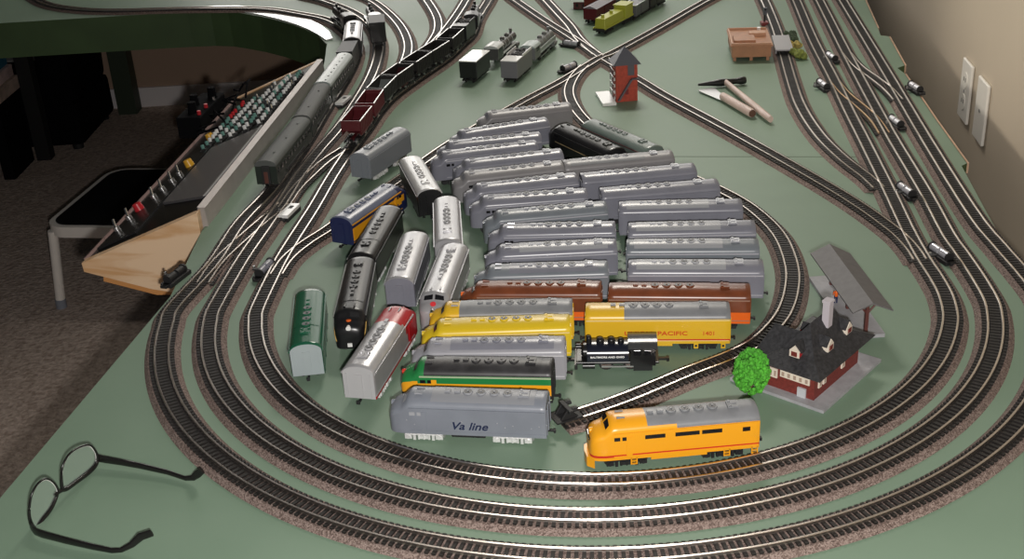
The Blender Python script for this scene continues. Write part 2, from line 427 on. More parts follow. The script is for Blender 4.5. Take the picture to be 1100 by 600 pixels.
def diesel(name, label, rear, head, L, cab, sch, group=None, z=0.0):
    """streamlined model diesel; rear = roof centre at the tail, head = heading of the nose in degrees"""
    h = math.radians(head)
    t = thing(name, label, 'locomotive', (rear[0], rear[1], z), h, group)
    X = lambda s: L-s                   # s counts from the nose, local x from the tail
    st = body_stations(L, cab)
    col = sch['col']
    b = MB(); vs = []; rg = [ring(q) for q in st]; n = len(rg[0])
    for q, r in zip(st, rg): vs += [(X(q[0]), y, zz) for y, zz in r]
    base = len(b.v); b.v += vs
    for i in range(len(st)-1):
        for j in range(n-1):
            f = (i*n+j, (i+1)*n+j, (i+1)*n+j+1, i*n+j+1)
            sc = (st[i][0]+st[i+1][0])/2; zc = sum(vs[k][2] for k in f)/4; yc = sum(vs[k][1] for k in f)/4
            arcj = min(j, n-2-j)
            b.f.append(f); b.m.append(b.slot(col(sc, L, zc, yc, arcj >= len(SIDEZ))))
    b.f.append(tuple(range(n))); b.m.append(b.slot(sch.get('front', col(0.0, L, .02, 0, False))))
    b.f.append(tuple(range((len(st)-1)*n+n-1, (len(st)-1)*n-1, -1))); b.m.append(b.slot(sch.get('tail', col(L, L, .02, 0, False))))
    b.build('body_shell', t, 48)
    # strips along both eaves; paler trims paint in the light the ledge catches
    tm = sch.get('trim', col(L*.5, L, .03, HW, False))
    for s in (-1, 1):
        q = MB(); q.box((L/2-.011*cab, s*(HW+.0003), .0418), (L-.002-.022*cab, .0019, .0014), tm); q.build('eave_strip', t, None)
        q = MB(); q.box((L/2-.011*cab, s*(HW+.0001), .0152), (L-.002-.022*cab, .0008, .0009), tm); q.build('sill_strip', t, None)
    # raised roof panel
    rp = sch.get('panel')
    s0, s1 = (.046, L-.012) if cab else (.010, L-.046)
    if sch.get('prange'): s0, s1 = sch['prange']
    if rp:
        q = MB(); ys = [-.0152, -.012, -.008, -.004, 0, .004, .008, .012, .0152]; m = 14; vv = []
        for i in range(m+1):
            s = s0+(s1-s0)*i/m
            vv += [(X(s), y, surf(st, s, y)+.0005) for y in ys]
        k = len(ys); q.add(vv, [(i*k+j, (i+1)*k+j, (i+1)*k+j+1, i*k+j+1) for i in range(m) for j in range(k-1)], rp); q.build('roof_panel', t, 40)
    # fans, stacks, hatch and rear grille on the roof
    fm = sch.get('fan', rp or col(L*.5, L, .052, 0, True))
    c0 = .083 if cab else .055
    zr = ZT+.0002
    def fan_mesh():
        q = MB()
        q.cyl((0, 0, 0), (0, 0, .0014), .0053, fm, 18, .0049); q.cyl((0, 0, .0014), (0, 0, .0016), .0041, sch.get('fanhub', mat('fan_grille', (.05, .05, .055), .4)), 16)
        q.cyl((0, 0, .0017), (0, 0, .0024), .0011, fm, 8)
        return q.mesh('fan', 35)
    fme = fan_mesh()
    for k in range(4):
        o = link('fan', fme, t); o.location = (X(c0+.0138*k), 0, zr)
    q = MB(); q.box((0, 0, 0), (.011, .012, .0018), fm); q.box((0, 0, .0012), (.008, .0015, .0010), fm)
    for y in (-.004, .004): q.cyl((.003, y, 0), (.003, y, .002), .0016, fm, 8)
    o = q.build('roof_hatch', t, None); o.location = (X(L-.024 if cab else L-.030), 0, zr+.0006)
    q = MB()
    for dx in (-.006, .004): q.box((dx, 0, 0), (.0062, .0042, .0022), fm)
    o = q.build('exhaust_stack', t, None); o.location = (X(.066 if cab else .036), 0, zr+.0008)
    if cab:
        q = MB()
        for y in (-.006, .006):
            q.cyl((-.003, y, .0010), (.005, y, .0013), .0008, sch.get('horn', fm), 8, .0013); q.box((-.002, y, .0003), (.001, .001, .001), fm)
        o = q.build('horn', t); o.location = (X(.033), 0, ZT-.0009)
        wm = sch.get('wind', sch.get('glass', DARK))
        for s in (-1, 1):
            q = MB(); vv = []
            for ss, y in ((.0158, .0014), (.0164, .0125), (.0200, .0118), (.0202, .0014)):
                vv.append((X(ss)+.0005, s*y, surf(st, ss, y)+.0005))
            q.add(vv, [(0, 1, 2, 3)], wm); q.build('windshield', t, None)
        q = MB(); zc = .0372
        q.cyl((X(.0058), 0, zc), (X(.001), 0, zc), .0030, sch.get('nosering', col(.003, L, .037, 0, False)), 14)
        q.cyl((X(.001), 0, zc), (X(.0005), 0, zc), .0023, sch.get('lamp', CHROME), 12); q.build('headlight', t)
        for s in (-1, 1):
            for a, w in ((.0235, .0058), (.0315, .0040)):
                q = MB(); q.box((X(a+w/2), s*(HW+.0003), .0355), (w, .0008, .0038), sch.get('glass', DARK)); q.build('side_window', t, None)
            q = MB(); q.box((X(.0385), s*(HW+.0002), .0265), (.0058, .0007, .0225), col(.0385, L, .026, HW, False)); q.build('cab_door', t, None)
    for (a, w, zc, hh) in sch.get('windows', ()):
        for s in (-1, 1):
            q = MB(); q.box((X(a+w/2), s*(HW+.0003), zc), (w, .0008, hh), DARK); q.build('side_window', t, None)
    # running gear
    tk = sch.get('truck', MBLACK)
    def truck_mesh():
        q = MB()
        for sy in (-1, 1):
            for dx in (-.0165, .0165):
                q.cyl((dx, sy*.0070, .0057), (dx, sy*.0098, .0057), .0057, MBLACK if tk is MBLACK else STEELW, 16)
                q.box((dx, sy*.0145, .0062), (.0075, .0045, .0055), tk); q.cyl((dx, sy*.0165, .0062), (dx, sy*.0180, .0062), .0023, tk, 10)
            q.box((0, sy*.0140, .0090), (.0400, .0032, .0028), tk); q.box((0, sy*.0145, .0052), (.0130, .0034, .0040), tk)
            for dx in (-.0055, 0, .0055): q.cyl((dx, sy*.0158, .0030), (dx, sy*.0158, .0085), .0013, tk, 8)
            for dx in (-.010, .010): q.box((dx, sy*.0150, .0050), (.0030, .0030, .0060), tk)
        for dx in (-.0165, .0165): q.cyl((dx, -.008, .0057), (dx, .008, .0057), .0014, MBLACK, 8)
        q.box((0, 0, .0092), (.024, .018, .004), MBLACK)
        return q.mesh('truck', 35)
    tme = truck_mesh()
    for a in (.036, L-.036):
        o = link('truck', tme, t); o.location = (X(a), 0, 0)
    q = MB(); q.box((L/2, 0, .0085), (.036, .026, .0075), sch.get('tank', MBLACK), taper=1.0); q.box((L/2, 0, .0115), (.044, .030, .002), MBLACK); q.build('fuel_tank', t, None, .001)
    for x, d in ((0, -1),) if cab else ((L, 1), (0, -1)):
        q = MB(); q.box((x+d*.0025, 0, .0092), (.007, .0020, .0018), MBLACK); q.box((x+d*.0062, .0006, .0092), (.0022, .0036, .0032), MBLACK); q.build('coupler', t, None)
        te = sch.get('tail', col(L, L, .02, 0, False))
        q = MB(); q.box((x+d*.0004, 0, .0270), (.0012, .0085, .0290), te); q.build('end_door', t, None)
        for y in (-.0135, .0135):
            q = MB(); q.box((x+d*.0003, y, .0275), (.0009, .0010, .0300), te); q.build('end_rib', t, None)
    if sch.get('extra'): sch['extra'](t, L, st, X)
    return t

def plain(m): return lambda s, L, z, y, roof: m
def grey_scheme(m, panel=None): return dict(col=plain(m), panel=panel, tail=m, fan=mat('glint_light_grey', (.42, .43, .46), .14, coat=.5), wind=mat('bare_window_grey', (.16, .165, .19), .45))  # fans and hatches coloured pale to carry the roof glints
def text_mesh(body, size, shear=0.0, spacing=1.0, bold=0.0, width=None, depth=.0002):
    cu = bpy.data.curves.new('lettering', 'FONT'); cu.body = body; cu.size = size; cu.shear = shear; cu.space_character = spacing
    cu.offset = bold; cu.extrude = depth; cu.resolution_u = 3
    o = bpy.data.objects.new('lettering', cu); C.objects.link(o)
    dg = bpy.context.evaluated_depsgraph_get(); me = bpy.data.meshes.new_from_object(o.evaluated_get(dg))
    C.objects.unlink(o); bpy.data.objects.remove(o)
    if width:
        xs = [v.co.x for v in me.vertices]; k = width/(max(xs)-min(xs)); m0 = min(xs)
        for v in me.vertices: v.co.x = (v.co.x-m0)*k
    return me
def letter(parent, body, m, x, y, z, size, **kw):
    """lettering on the local +y side, reading towards local -x"""
    me = text_mesh(body, size, **kw); me.materials.clear(); me.materials.append(m)
    o = link('lettering', me, parent); o.rotation_euler = (PI/2, 0, PI); o.location = (x, y, z); return o

def roof_pt(u, v): return at(u, v, ZT).to_2d()
def by_roof(u0, v0, u1, v1, cab):
    """tail and heading of a unit whose roof line runs from (u0,v0) at the nose end to (u1,v1) at the tail"""
    a, b = roof_pt(u0, v0), roof_pt(u1, v1); d = a-b
    return b, math.degrees(math.atan2(d.y, d.x)), d.length
NOSE = .0222
# left column of cab diesels, back to front
GA = 'bare grey cab diesels in the left column'
rows = [((525, 120, 612, 110), GREY3, 'warm grey cab diesel at the very back of the left column'),
        ((496, 140, 587, 126), GREY, 'grey cab diesel second from the back of the left column'),
        ((483, 152, 580, 142), GREY, 'grey cab diesel third from the back of the left column'),
        ((476, 163, 576, 151), GREY, 'grey cab diesel fourth from the back, its nose farthest left of the grey ones'),
        ((501, 172, 603, 160), GREY, 'grey cab diesel with its tail below the nose of the black cab diesel'),
        ((500, 185, 604, 173), GREY3, 'warm grey cab diesel whose tail touches the rearmost grey cabless diesel'),
        ((513, 198, 619, 186), GREY, 'grey cab diesel sixth of the grey ones counting back from the brown cab diesel'),
        ((520, 211, 630, 203), GREY, 'grey cab diesel fifth of the grey ones counting back from the brown cab diesel'),
        ((535, 227, 651, 217), GREY2, 'blue grey cab diesel fourth of the grey ones counting back from the brown one'),
        ((541, 242, 661, 239), GREY, 'grey cab diesel third of the grey ones counting back from the brown one'),
        ((538, 264, 662, 258), GREY, 'grey cab diesel second of the grey ones counting back from the brown one'),
        ((527, 286, 653, 282), GREY2, 'blue grey cab diesel standing directly behind the brown cab diesel')]
for i, (q, m, lab) in enumerate(rows):
    r, hd, ln = by_roof(*q, True)
    sc = grey_scheme(m, LGREY if i in (10,) else (GREY if i == 11 else None))
    if m is not GREY3: sc['trim'] = LITEDGE
    diesel('cab_diesel', lab, r, hd, ln+NOSE, True, sc, GA)
# right column of cabless diesels
GB = 'bare grey cabless diesels in the right column'
rowsb = [((605, 173, 722, 162), GREY3, 'warm grey cabless diesel at the very back of the right column'),
         ((624, 187, 746, 176), GREY, 'grey cabless diesel second from the back of the right column'),
         ((645, 203, 771, 193), GREY, 'grey cabless diesel third from the back of the right column'),
         ((665, 218, 797, 215), GREY, 'grey cabless diesel fourth from the back of the right column'),
         ((675, 241, 811, 238), GREY, 'grey cabless diesel third of the grey ones counting back from the brown cabless diesel'),
         ((673, 259, 815, 258), GREY2, 'blue grey cabless diesel second of the grey ones counting back from the brown cabless one'),
         ((675, 281, 820, 281), GREY, 'grey cabless diesel standing directly behind the brown cabless diesel')]
for i, (q, m, lab) in enumerate(rowsb):
    r, hd, ln = by_roof(*q, False)
    sc = grey_scheme(m, (ROOFG, None, None, LGREY, LGREY, LGREY, LGREY)[i]); sc['trim'] = LITEDGE if i > 3 else m
    diesel('cabless_diesel', lab, r, hd, ln, False, sc, GB)

# painted units of the two columns
def col_brown(s, L, z, y, roof):
    if roof: return BROWN
    if z < .0225: return ORANGE
    if s < .006 and z > .028: return ORANGE
    return BROWN
r, hd, ln = by_roof(513, 304, 646, 304, True)
diesel('cab_diesel', 'brown cab diesel with orange lower sides and nose', r, hd, ln+NOSE, True, dict(col=col_brown, panel=BROWN, tail=BROWN, trim=mat('pale_brown_edge', (.33, .2, .15), .35)))  # eave strip paler than the brown sides
r, hd, ln = by_roof(654, 306, 806, 307, False)
def brown_b_extra(t, L, st, X):
    for a, w in ((.012, .012), (.030, .020), (.056, .012)):
        q = MB(); q.box((X(a+w/2), HW+.0003, .0345), (w, .0008, .009), mat('worn_silver_patch', (.30, .27, .26), .4, noise=.3, nscale=200)); q.build('side_grille', t, None)
diesel('cabless_diesel', 'brown cabless diesel with orange lower sides and worn silver grilles', r, hd, ln, False,
       dict(col=lambda s, L, z, y, roof: ORANGE if (not roof and z < .026) else BROWN, panel=BROWN, tail=BROWN, trim=mat('pale_brown_edge', (.33, .2, .15), .35), extra=brown_b_extra))
def col_ygrey(s, L, z, y, roof): return ROOFG if roof and s > .040 else YELLOW
r, hd, ln = by_roof(480, 326, 615, 323, True)
diesel('cab_diesel', 'yellow cab diesel with a grey roof, standing in front of the brown cab diesel', r, hd, ln+NOSE, True,
       dict(col=col_ygrey, panel=ROOFG, tail=YELLOW, trim=mat('cream_yellow_edge', (.80, .62, .25), .35), fan=ROOFG, truck=MBLACK))
r, hd, ln = by_roof(472, 345, 612, 340, True)
diesel('cab_diesel', 'all yellow cab diesel with a yellow roof', r, hd, ln+NOSE, True,
       dict(col=plain(LEMON), panel=LEMON, tail=LEMON, trim=mat('cream_yellow_edge', (.80, .62, .25), .35)))
r, hd, ln = by_roof(462, 366, 607, 364, True)
diesel('cab_diesel', 'light grey cab diesel between the all yellow one and the green and yellow one', r, hd, ln+NOSE, True,
       dict(col=plain(mat('pale_grey_plastic', (.30, .30, .33), .33)), panel=GREY, trim=mat('pale_grey_edge', (.55, .55, .58), .33)))
def col_gy(s, L, z, y, roof):
    if s > L-.0022: return MBLACK
    if roof and s > .030: return DKROOF
    if roof: return KGREEN
    if z < .0205: return MBLACK
    if z < .0345: return ORANGEY
    return KGREEN
r, hd, ln = by_roof(452, 386, 594, 388, True)
diesel('cab_diesel', 'green and yellow striped cab diesel with a sooty black roof', r, hd, ln+NOSE, True,
       dict(col=col_gy, panel=DKROOF, tail=MBLACK, trim=mat('pale_green_edge', (.42, .50, .34), .35), fan=DKROOF, lamp=REDLINE, nosering=REDLINE))
def va_extra(t, L, st, X):
    letter(t, 'Va line', TEXTNAVY, X(.0685), HW+.0004, .0185, .0125, shear=.32, bold=.0002, width=.037)
    for a in (.020, .070, .115, .150):
        for k in range(3):
            q = MB(); q.dome((0, 0, 0), .0007, .0006, LGREY, 6, 2); o = q.build('rivet', t); o.rotation_euler = (-PI/2, 0, 0); o.location = (X(a+.008*k), HW, .0225+.0025*((k+int(a*100)) % 3))
r, hd, ln = by_roof(441, 419, 588, 424, True)
diesel('cab_diesel', 'grey cab diesel in front with dark Va line lettering and shiny silver trucks', r, hd, ln+NOSE, True,
       dict(col=plain(mat('slate_grey_plastic', (.200, .218, .255), .36, noise=.05, nscale=40)), panel=mat('slate_roof_panel', (.25, .26, .285), .4), truck=TSILVER, extra=va_extra, glass=LGREY, trim=mat('slate_grey_plastic', (.2, .218, .255))))
def col_up(s, L, z, y, roof):
    if .0146 < z < .0171: return REDLINE
    if roof and s > .055 and abs(y) < .0160: return ROOFG
    if roof and s > .085: return ROOFG
    return ORANGEY
r, hd, ln = by_roof(655, 446, 812, 432, True)
def up_extra(t, L, st, X):
    for s in (-1, 1):
        for a in (.043, .136, .164):
            q = MB()
            for dx in (-.0028, .0028): q.box((X(a)+dx, s*(HW-.0006), .0088), (.0011, .0012, .0085), ORANGEY)
            for zz in (.0052, .0085): q.box((X(a), s*(HW-.0006), zz), (.0062, .0018, .0009), ORANGEY)
            q.build('ladder_step', t, None)
        q = MB(); q.box((X(.088), s*(HW-.001), .0100), (.056, .0016, .0032), ORANGEY); q.build('side_skirt', t, None)
    q = MB(); q.box((X(.0008), 0, .0318), (.0022, .017, .0032), DARK); q.build('number_board', t, None, .0005)
    q = MB()
    q.extr([(X(.004), -.0165, .0022), (X(-.0030), -.0105, .0022), (X(-.0042), 0, .0022), (X(-.0030), .0105, .0022), (X(.004), .0165, .0022)], (0, 0, 0), (0, 0, .0115), ORANGEY)
    q.build('pilot', t, 30)
diesel('cab_diesel', 'orange yellow cab diesel with a grey roof and red sill stripe, alone in front', r, hd, ln+NOSE, True,
       dict(col=col_up, tail=ORANGEY, trim=ORANGEY, fan=ROOFG, horn=ROOFG, extra=up_extra, nosering=ORANGEY, lamp=DARK, windows=((.054, .020, .0355, .0042), (.084, .024, .0355, .0042), (.1105, .020, .0355, .0042), (.151, .0075, .0345, .0045))))
def col_upb(s, L, z, y, roof):
    if .0146 < z < .0171: return REDLINE
    return ROOFG if roof and s > .046 else YELLOW
def upb_extra(t, L, st, X):
    letter(t, 'UNION  PACIFIC', TEXTRED, X(.045), HW+.0004, .0225, .0074, bold=.00015, width=.072)
    letter(t, '1401', TEXTRED, X(.135), HW+.0004, .0225, .0070, bold=.00012, width=.0125)
    for s in (-1, 1):
        for a in (.127, .158):
            q = MB(); q.box((X(a), s*(HW-.0005), .0095), (.0052, .0016, .009), YELLOW); q.box((X(a), s*(HW+.0003), .0085), (.0026, .0006, .0026), MBLACK); q.build('ladder_step', t, None)
        q = MB(); q.box((X(.070), s*(HW-.001), .0100), (.060, .0016, .0036), YELLOW); q.build('side_skirt', t, None)
r, hd, ln = by_roof(629, 328, 784, 327, False)
diesel('cabless_diesel', 'yellow cabless diesel with red UNION PACIFIC lettering and grey roof', r, hd, ln, False,
       dict(col=col_upb, panel=ROOFG, prange=(.046, ln-.004), tail=YELLOW, trim=mat('cream_yellow_edge', (.80, .62, .25), .35), fan=ROOFG, extra=upb_extra))

# loose units left of the columns
def by_two(near, far, L, nose_near):
    """roof centre points near and far; returns tail, heading"""
    a, b = roof_pt(*near), roof_pt(*far); d = b-a
    if nose_near: return b, math.degrees(math.atan2(-d.y, -d.x)), d.length
    return a, math.degrees(math.atan2(d.y, d.x)), d.length
def loose(name, lab, near, far, sch, cab, nose_near=False, L=None):
    r, hd, ln = by_two(near, far, L, nose_near)
    return diesel(name, lab, r, hd, L or (ln+NOSE*cab+.004), cab, sch)
loose('cabless_diesel', 'dark green cabless diesel with a pale grey end, nearest the left loops', (327, 369), (332, 311),
      dict(col=plain(DGREEN), tail=mat('pale_green_grey_end', (.33, .38, .39), .4), panel=DGREEN, truck=MBLACK), False)
def col_blk(s, L, z, y, roof): return BLACK
def blackA_extra(t, L, st, X):
    gold = mat('gold_stripe', (.65, .42, .12), .4)
    for s in (-1, 1):
        pts = []
        for i in range(9):
            u = i/8; ss = .0035+.024*u; zz = .020+.014*(1-(1-u)**2)
            hw = next((a[1]+(b_[1]-a[1])*(ss-a[0])/(b_[0]-a[0]) for a, b_ in zip(st, st[1:]) if a[0] <= ss <= b_[0]), HW)
            pts.append((X(ss), s*(hw+.0002), zz))
        q = MB(); q.tube(pts, .0006, gold, 6); q.build('nose_stripe', t)
    q = MB(); q.cyl((X(.0115), 0, .0425), (X(.0115), 0, .0434), .0030, ORANGE, 12); q.cyl((X(.0115), 0, .0434), (X(.0115), 0, .0437), .0018, ORANGE, 10); q.build('nose_emblem', t)
    q = MB(); q.box((X(-.0004), 0, .0165), (.002, .0055, .0045), WHITE); q.build('number_plate', t, None)
loose('cab_diesel', 'glossy black cab diesel facing the viewer, gold nose stripes, orange emblem', (375, 330), (387, 275),
      dict(col=col_blk, panel=BLACK, truck=TSILVER, extra=blackA_extra, lamp=WHITE, nosering=WHITE, glass=BLACK), True, True, .172)
loose('cabless_diesel', 'glossy black cabless diesel standing end on behind the black cab diesel', (387, 272), (417, 221), dict(col=col_blk, panel=BLACK, truck=TSILVER), False)
loose('cabless_diesel', 'silver roofed grey cabless diesel between the black pair and the silver cab diesel', (428, 298), (445, 249), dict(col=lambda s, L, z, y, roof: SILVER if roof else GREY, tail=GREY, panel=None, truck=TSILVER), False)
def col_war(s, L, z, y, roof):
    if s < .050+(z-.03)*.5: return RED
    if z < .0145: return RED
    return SILVER
loose('cab_diesel', 'silver cab diesel with a bright red nose pointing away to the right', (383, 393), (424, 332), dict(col=col_war, tail=mat('silver_end', (.42, .42, .43), .4), panel=None, truck=TSILVER, glass=RED, trim=SILVER), True, False, .165)
def silvA_extra(t, L, st, X):
    q = MB(); q.cyl((X(.0095), 0, .0416), (X(.0090), 0, .0430), .0036, mat('red_nose_lamp', (.75, .05, .06), .25), 14); q.build('red_beacon', t)
loose('cab_diesel', 'silver cab diesel facing the viewer with a red nose lamp', (468, 310), (488, 260), dict(col=plain(SILVER), panel=None, truck=TSILVER, extra=silvA_extra, nosering=SILVER), True, True, .168)
loose('cabless_diesel', 'silver cabless diesel coupled end on behind the silver cab diesel', (481, 257), (479, 211), dict(col=plain(SILVER), panel=None, truck=TSILVER), False)
loose('cabless_diesel', 'black sided cabless diesel with a bright silver roof, behind the silver pair', (461, 203), (441, 168), dict(col=lambda s, L, z, y, roof: mat('bright_silver_roof', (.62, .62, .62), .3, metal=.3) if roof else BLACK, panel=None, tail=BLACK, truck=MBLACK), False)
def col_navy(s, L, z, y, roof):
    if roof: return NAVY if s < .03 else mat('blue_grey_roof', (.14, .16, .23), .3)
    if s > L-.003 or s < .016: return NAVY
    k = .021+.012*max(0, min(1, (L*.42-s)/.03))+.002*math.sin(s*400)
    if z < .0165: return NAVY
    return ORANGEY if (k < z+.010 and z < .036) else NAVY
loose('cab_diesel', 'navy cab diesel with yellow sides and its square navy tail toward the viewer', (365, 233), (417, 198), dict(col=col_navy, panel=None, tail=NAVY, truck=MBLACK), True)
loose('cabless_diesel', 'grey cabless diesel with silver trucks standing beside the nearest maroon hopper', (385, 165), (429, 137), dict(col=plain(mat('steel_grey_plastic', (.20, .22, .245), .33)), panel=None, truck=TSILVER), False)
def by_left(near, far):
    a, b = roof_pt(*near), roof_pt(*far); d = a-b
    return b, math.degrees(math.atan2(d.y, d.x)), d.length
r, hd, ln = by_left((604, 133), (662, 159))
def col_pin(s, L, z, y, roof): return BLACK
def pin_extra(t, L, st, X):
    for s in (-1, 1):
        q = MB(); q.box((L/2-.012, s*(HW+.0003), .0270), (L-.030, .0007, .0007), mat('thin_gold_line', (.5, .38, .2), .4)); q.build('pin_stripe', t, None)
diesel('cab_diesel', 'black cab diesel with a thin gold line, nose beside the warm grey back row', r, hd, ln+NOSE, True, dict(col=col_pin, panel=None, extra=pin_extra, fan=mat('dusty_black', (.06, .065, .06), .35)))
r, hd, ln = by_left((634, 128), (703, 157))
diesel('cabless_diesel', 'maroon sided cabless diesel with a rounded grey green roof beside the curved track', r, hd, ln, False,
       dict(col=lambda s, L, z, y, roof: GREENROOF if (roof or z > .034) else MAROON, panel=None, tail=GREENROOF, truck=MBLACK))

# ------------------------------------------------------------------ rolling stock on the tracks
def along(key, p, n):
    """nearest point on a laid track to p, with heading"""
    P = TRACKS[key]; i = min(range(len(P)), key=lambda k: (P[k]-p).length)
    d = P[min(i+3, len(P)-1)]-P[max(i-3, 0)]
    return P[i], math.atan2(d.y, d.x)
def wheelset(b, x, m=MBLACK, frame=MBLACK, w=.013):
    for dx in (-.0115, .0115):
        for sy in (-1, 1): b.cyl((x+dx, sy*.0068, .0052), (x+dx, sy*.0092, .0052), .0052, m, 14)
        b.cyl((x+dx, -.007, .0052), (x+dx, .007, .0052), .0012, m, 6)
    for sy in (-1, 1):
        b.box((x, sy*w, .0056), (.033, .0024, .0045), frame)
    b.box((x, 0, .0075), (.012, .024, .003), frame)
def coach(label, p, rz, L, side, roof, group, vents=4, trucks=True, w=.0172, h=.050, ends=None):
    t = thing('passenger_coach', label, 'coach', (p.x, p.y, ZR), rz, group)
    b = MB(); sec = [(w, .010), (w, .024), (w, .036), (w*.985, .0405)]
    roofsec = [(w*1.03, .0400)]+[(w*1.03*math.cos(math.radians(a))**.8, .0400+(h-.0400)*math.sin(math.radians(a))) for a in (18, 38, 60, 80)]
    full = sec+[(-y, z) for y, z in sec[::-1]]
    b.extr([(0, y, z) for y, z in full], (-L/2, 0, 0), (L/2, 0, 0), side); b.build('body', t, 30)
    b = MB(); full = roofsec+[(-y, z) for y, z in roofsec[::-1]]
    b.extr([(0, y, z) for y, z in full], (-L/2-.0008, 0, 0), (L/2+.0008, 0, 0), roof); b.build('roof', t, 40)
    for s in (-1, 1):
        n = int(L/.018)
        for k in range(n):
            q = MB(); q.box((-L/2+.014+(L-.028)*k/(n-1), s*(w+.0002), .0300), (.0085, .0008, .0078), DARK); q.build('window', t, None)
        q = MB(); q.box((0, s*(w+.0001), .0135), (L*.5, .002, .006), MBLACK); q.build('underframe', t, None)
    for k in range(vents):
        q = MB(); q.box((0, 0, 0), (.0045, .0035, .0022), roof, taper=.8); o = q.build('roof_vent', t, None); o.location = (-L/2+L*(k+.5)/vents, -.005, h-.0004)
    for x in (-L/2+.030, L/2-.030):
        q = MB(); wheelset(q, x); q.build('truck', t)
    for d in (-1, 1):
        q = MB(); q.box((d*(L/2+.0015), 0, .026), (.004, .013, .030), MBLACK); q.box((d*(L/2+.0015), 0, .022), (.0046, .007, .020), mat('vestibule_rust', (.10, .035, .025), .5)); q.build('vestibule', t, None, .001)
        q = MB(); q.box((d*(L/2+.006), 0, .0085), (.010, .003, .003), MBLACK); q.build('coupler', t, None)
    return t
TR = 'coaches of the train beside the control panel'
for lab, a, b_, rf, nv in (('dark green coach with a grey roof, rearmost of the train beside the control panel', (-.377, 1.775), (-.349, 1.990), COACHROOF, 3),
                       ('dark green coach with a flat grey roof, second of the train beside the control panel', (-.350, 1.998), (-.337, 2.188), mat('flat_roof_grey', (.08, .084, .08), .6, spec=.3), 2),
                       ('coach with a pale roof and dot vents, third of the train beside the control panel', (-.337, 2.196), (-.315, 2.398), mat('pale_coach_roof', (.30, .34, .33), .33), 8)):
    a, b_ = Vector(a), Vector(b_); d = b_-a
    coach(lab, (a+b_)/2, math.atan2(d.y, d.x), d.length-.004, OLIVE, rf, TR, nv)
def tender(label, p, rz, L, m, top, group=None, w=.0165, h=.040, name='coal_tender', coal=True, zoff=ZR, trucks=MBLACK):
    t = thing(name, label, 'tender', (p.x, p.y, zoff), rz, group)
    b = MB(); b.box((0, 0, (h+.010)/2), (L, 2*w, h-.010), m); b.build('tank', t, None, .0012)
    if coal:
        b = MB(); b.box((-L*.30, 0, h+.0008), (L*.40, 2*w-.001, .0016), top); b.build('rear_deck', t, None)
        b = MB()
        for k in range(26): b.dome((L*(-.06+.48*random.random()), (random.random()-.5)*1.5*w, h-.001), .004+.002*random.random(), .004+.002*random.random(), MBLACK, 6, 2)
        b.build('coal_load', t, 20)
        b = MB()
        for s in (-1, 1): b.box((L*.20, s*(w-.0008), h+.0025), (L*.58, .0016, .005), top)
        b.build('coal_boards', t, None)
    else:
        b = MB(); b.box((0, 0, h+.001), (L*1.03, 2*w+.001, .0022), top); b.build('roof', t, None, .0008)
    for x in (-L*.28, L*.28):
        q = MB(); wheelset(q, x, frame=trucks); q.build('truck', t)
    q = MB(); q.box((-L/2-.004, 0, .0085), (.010, .003, .003), MBLACK); q.build('coupler', t, None)
    return t
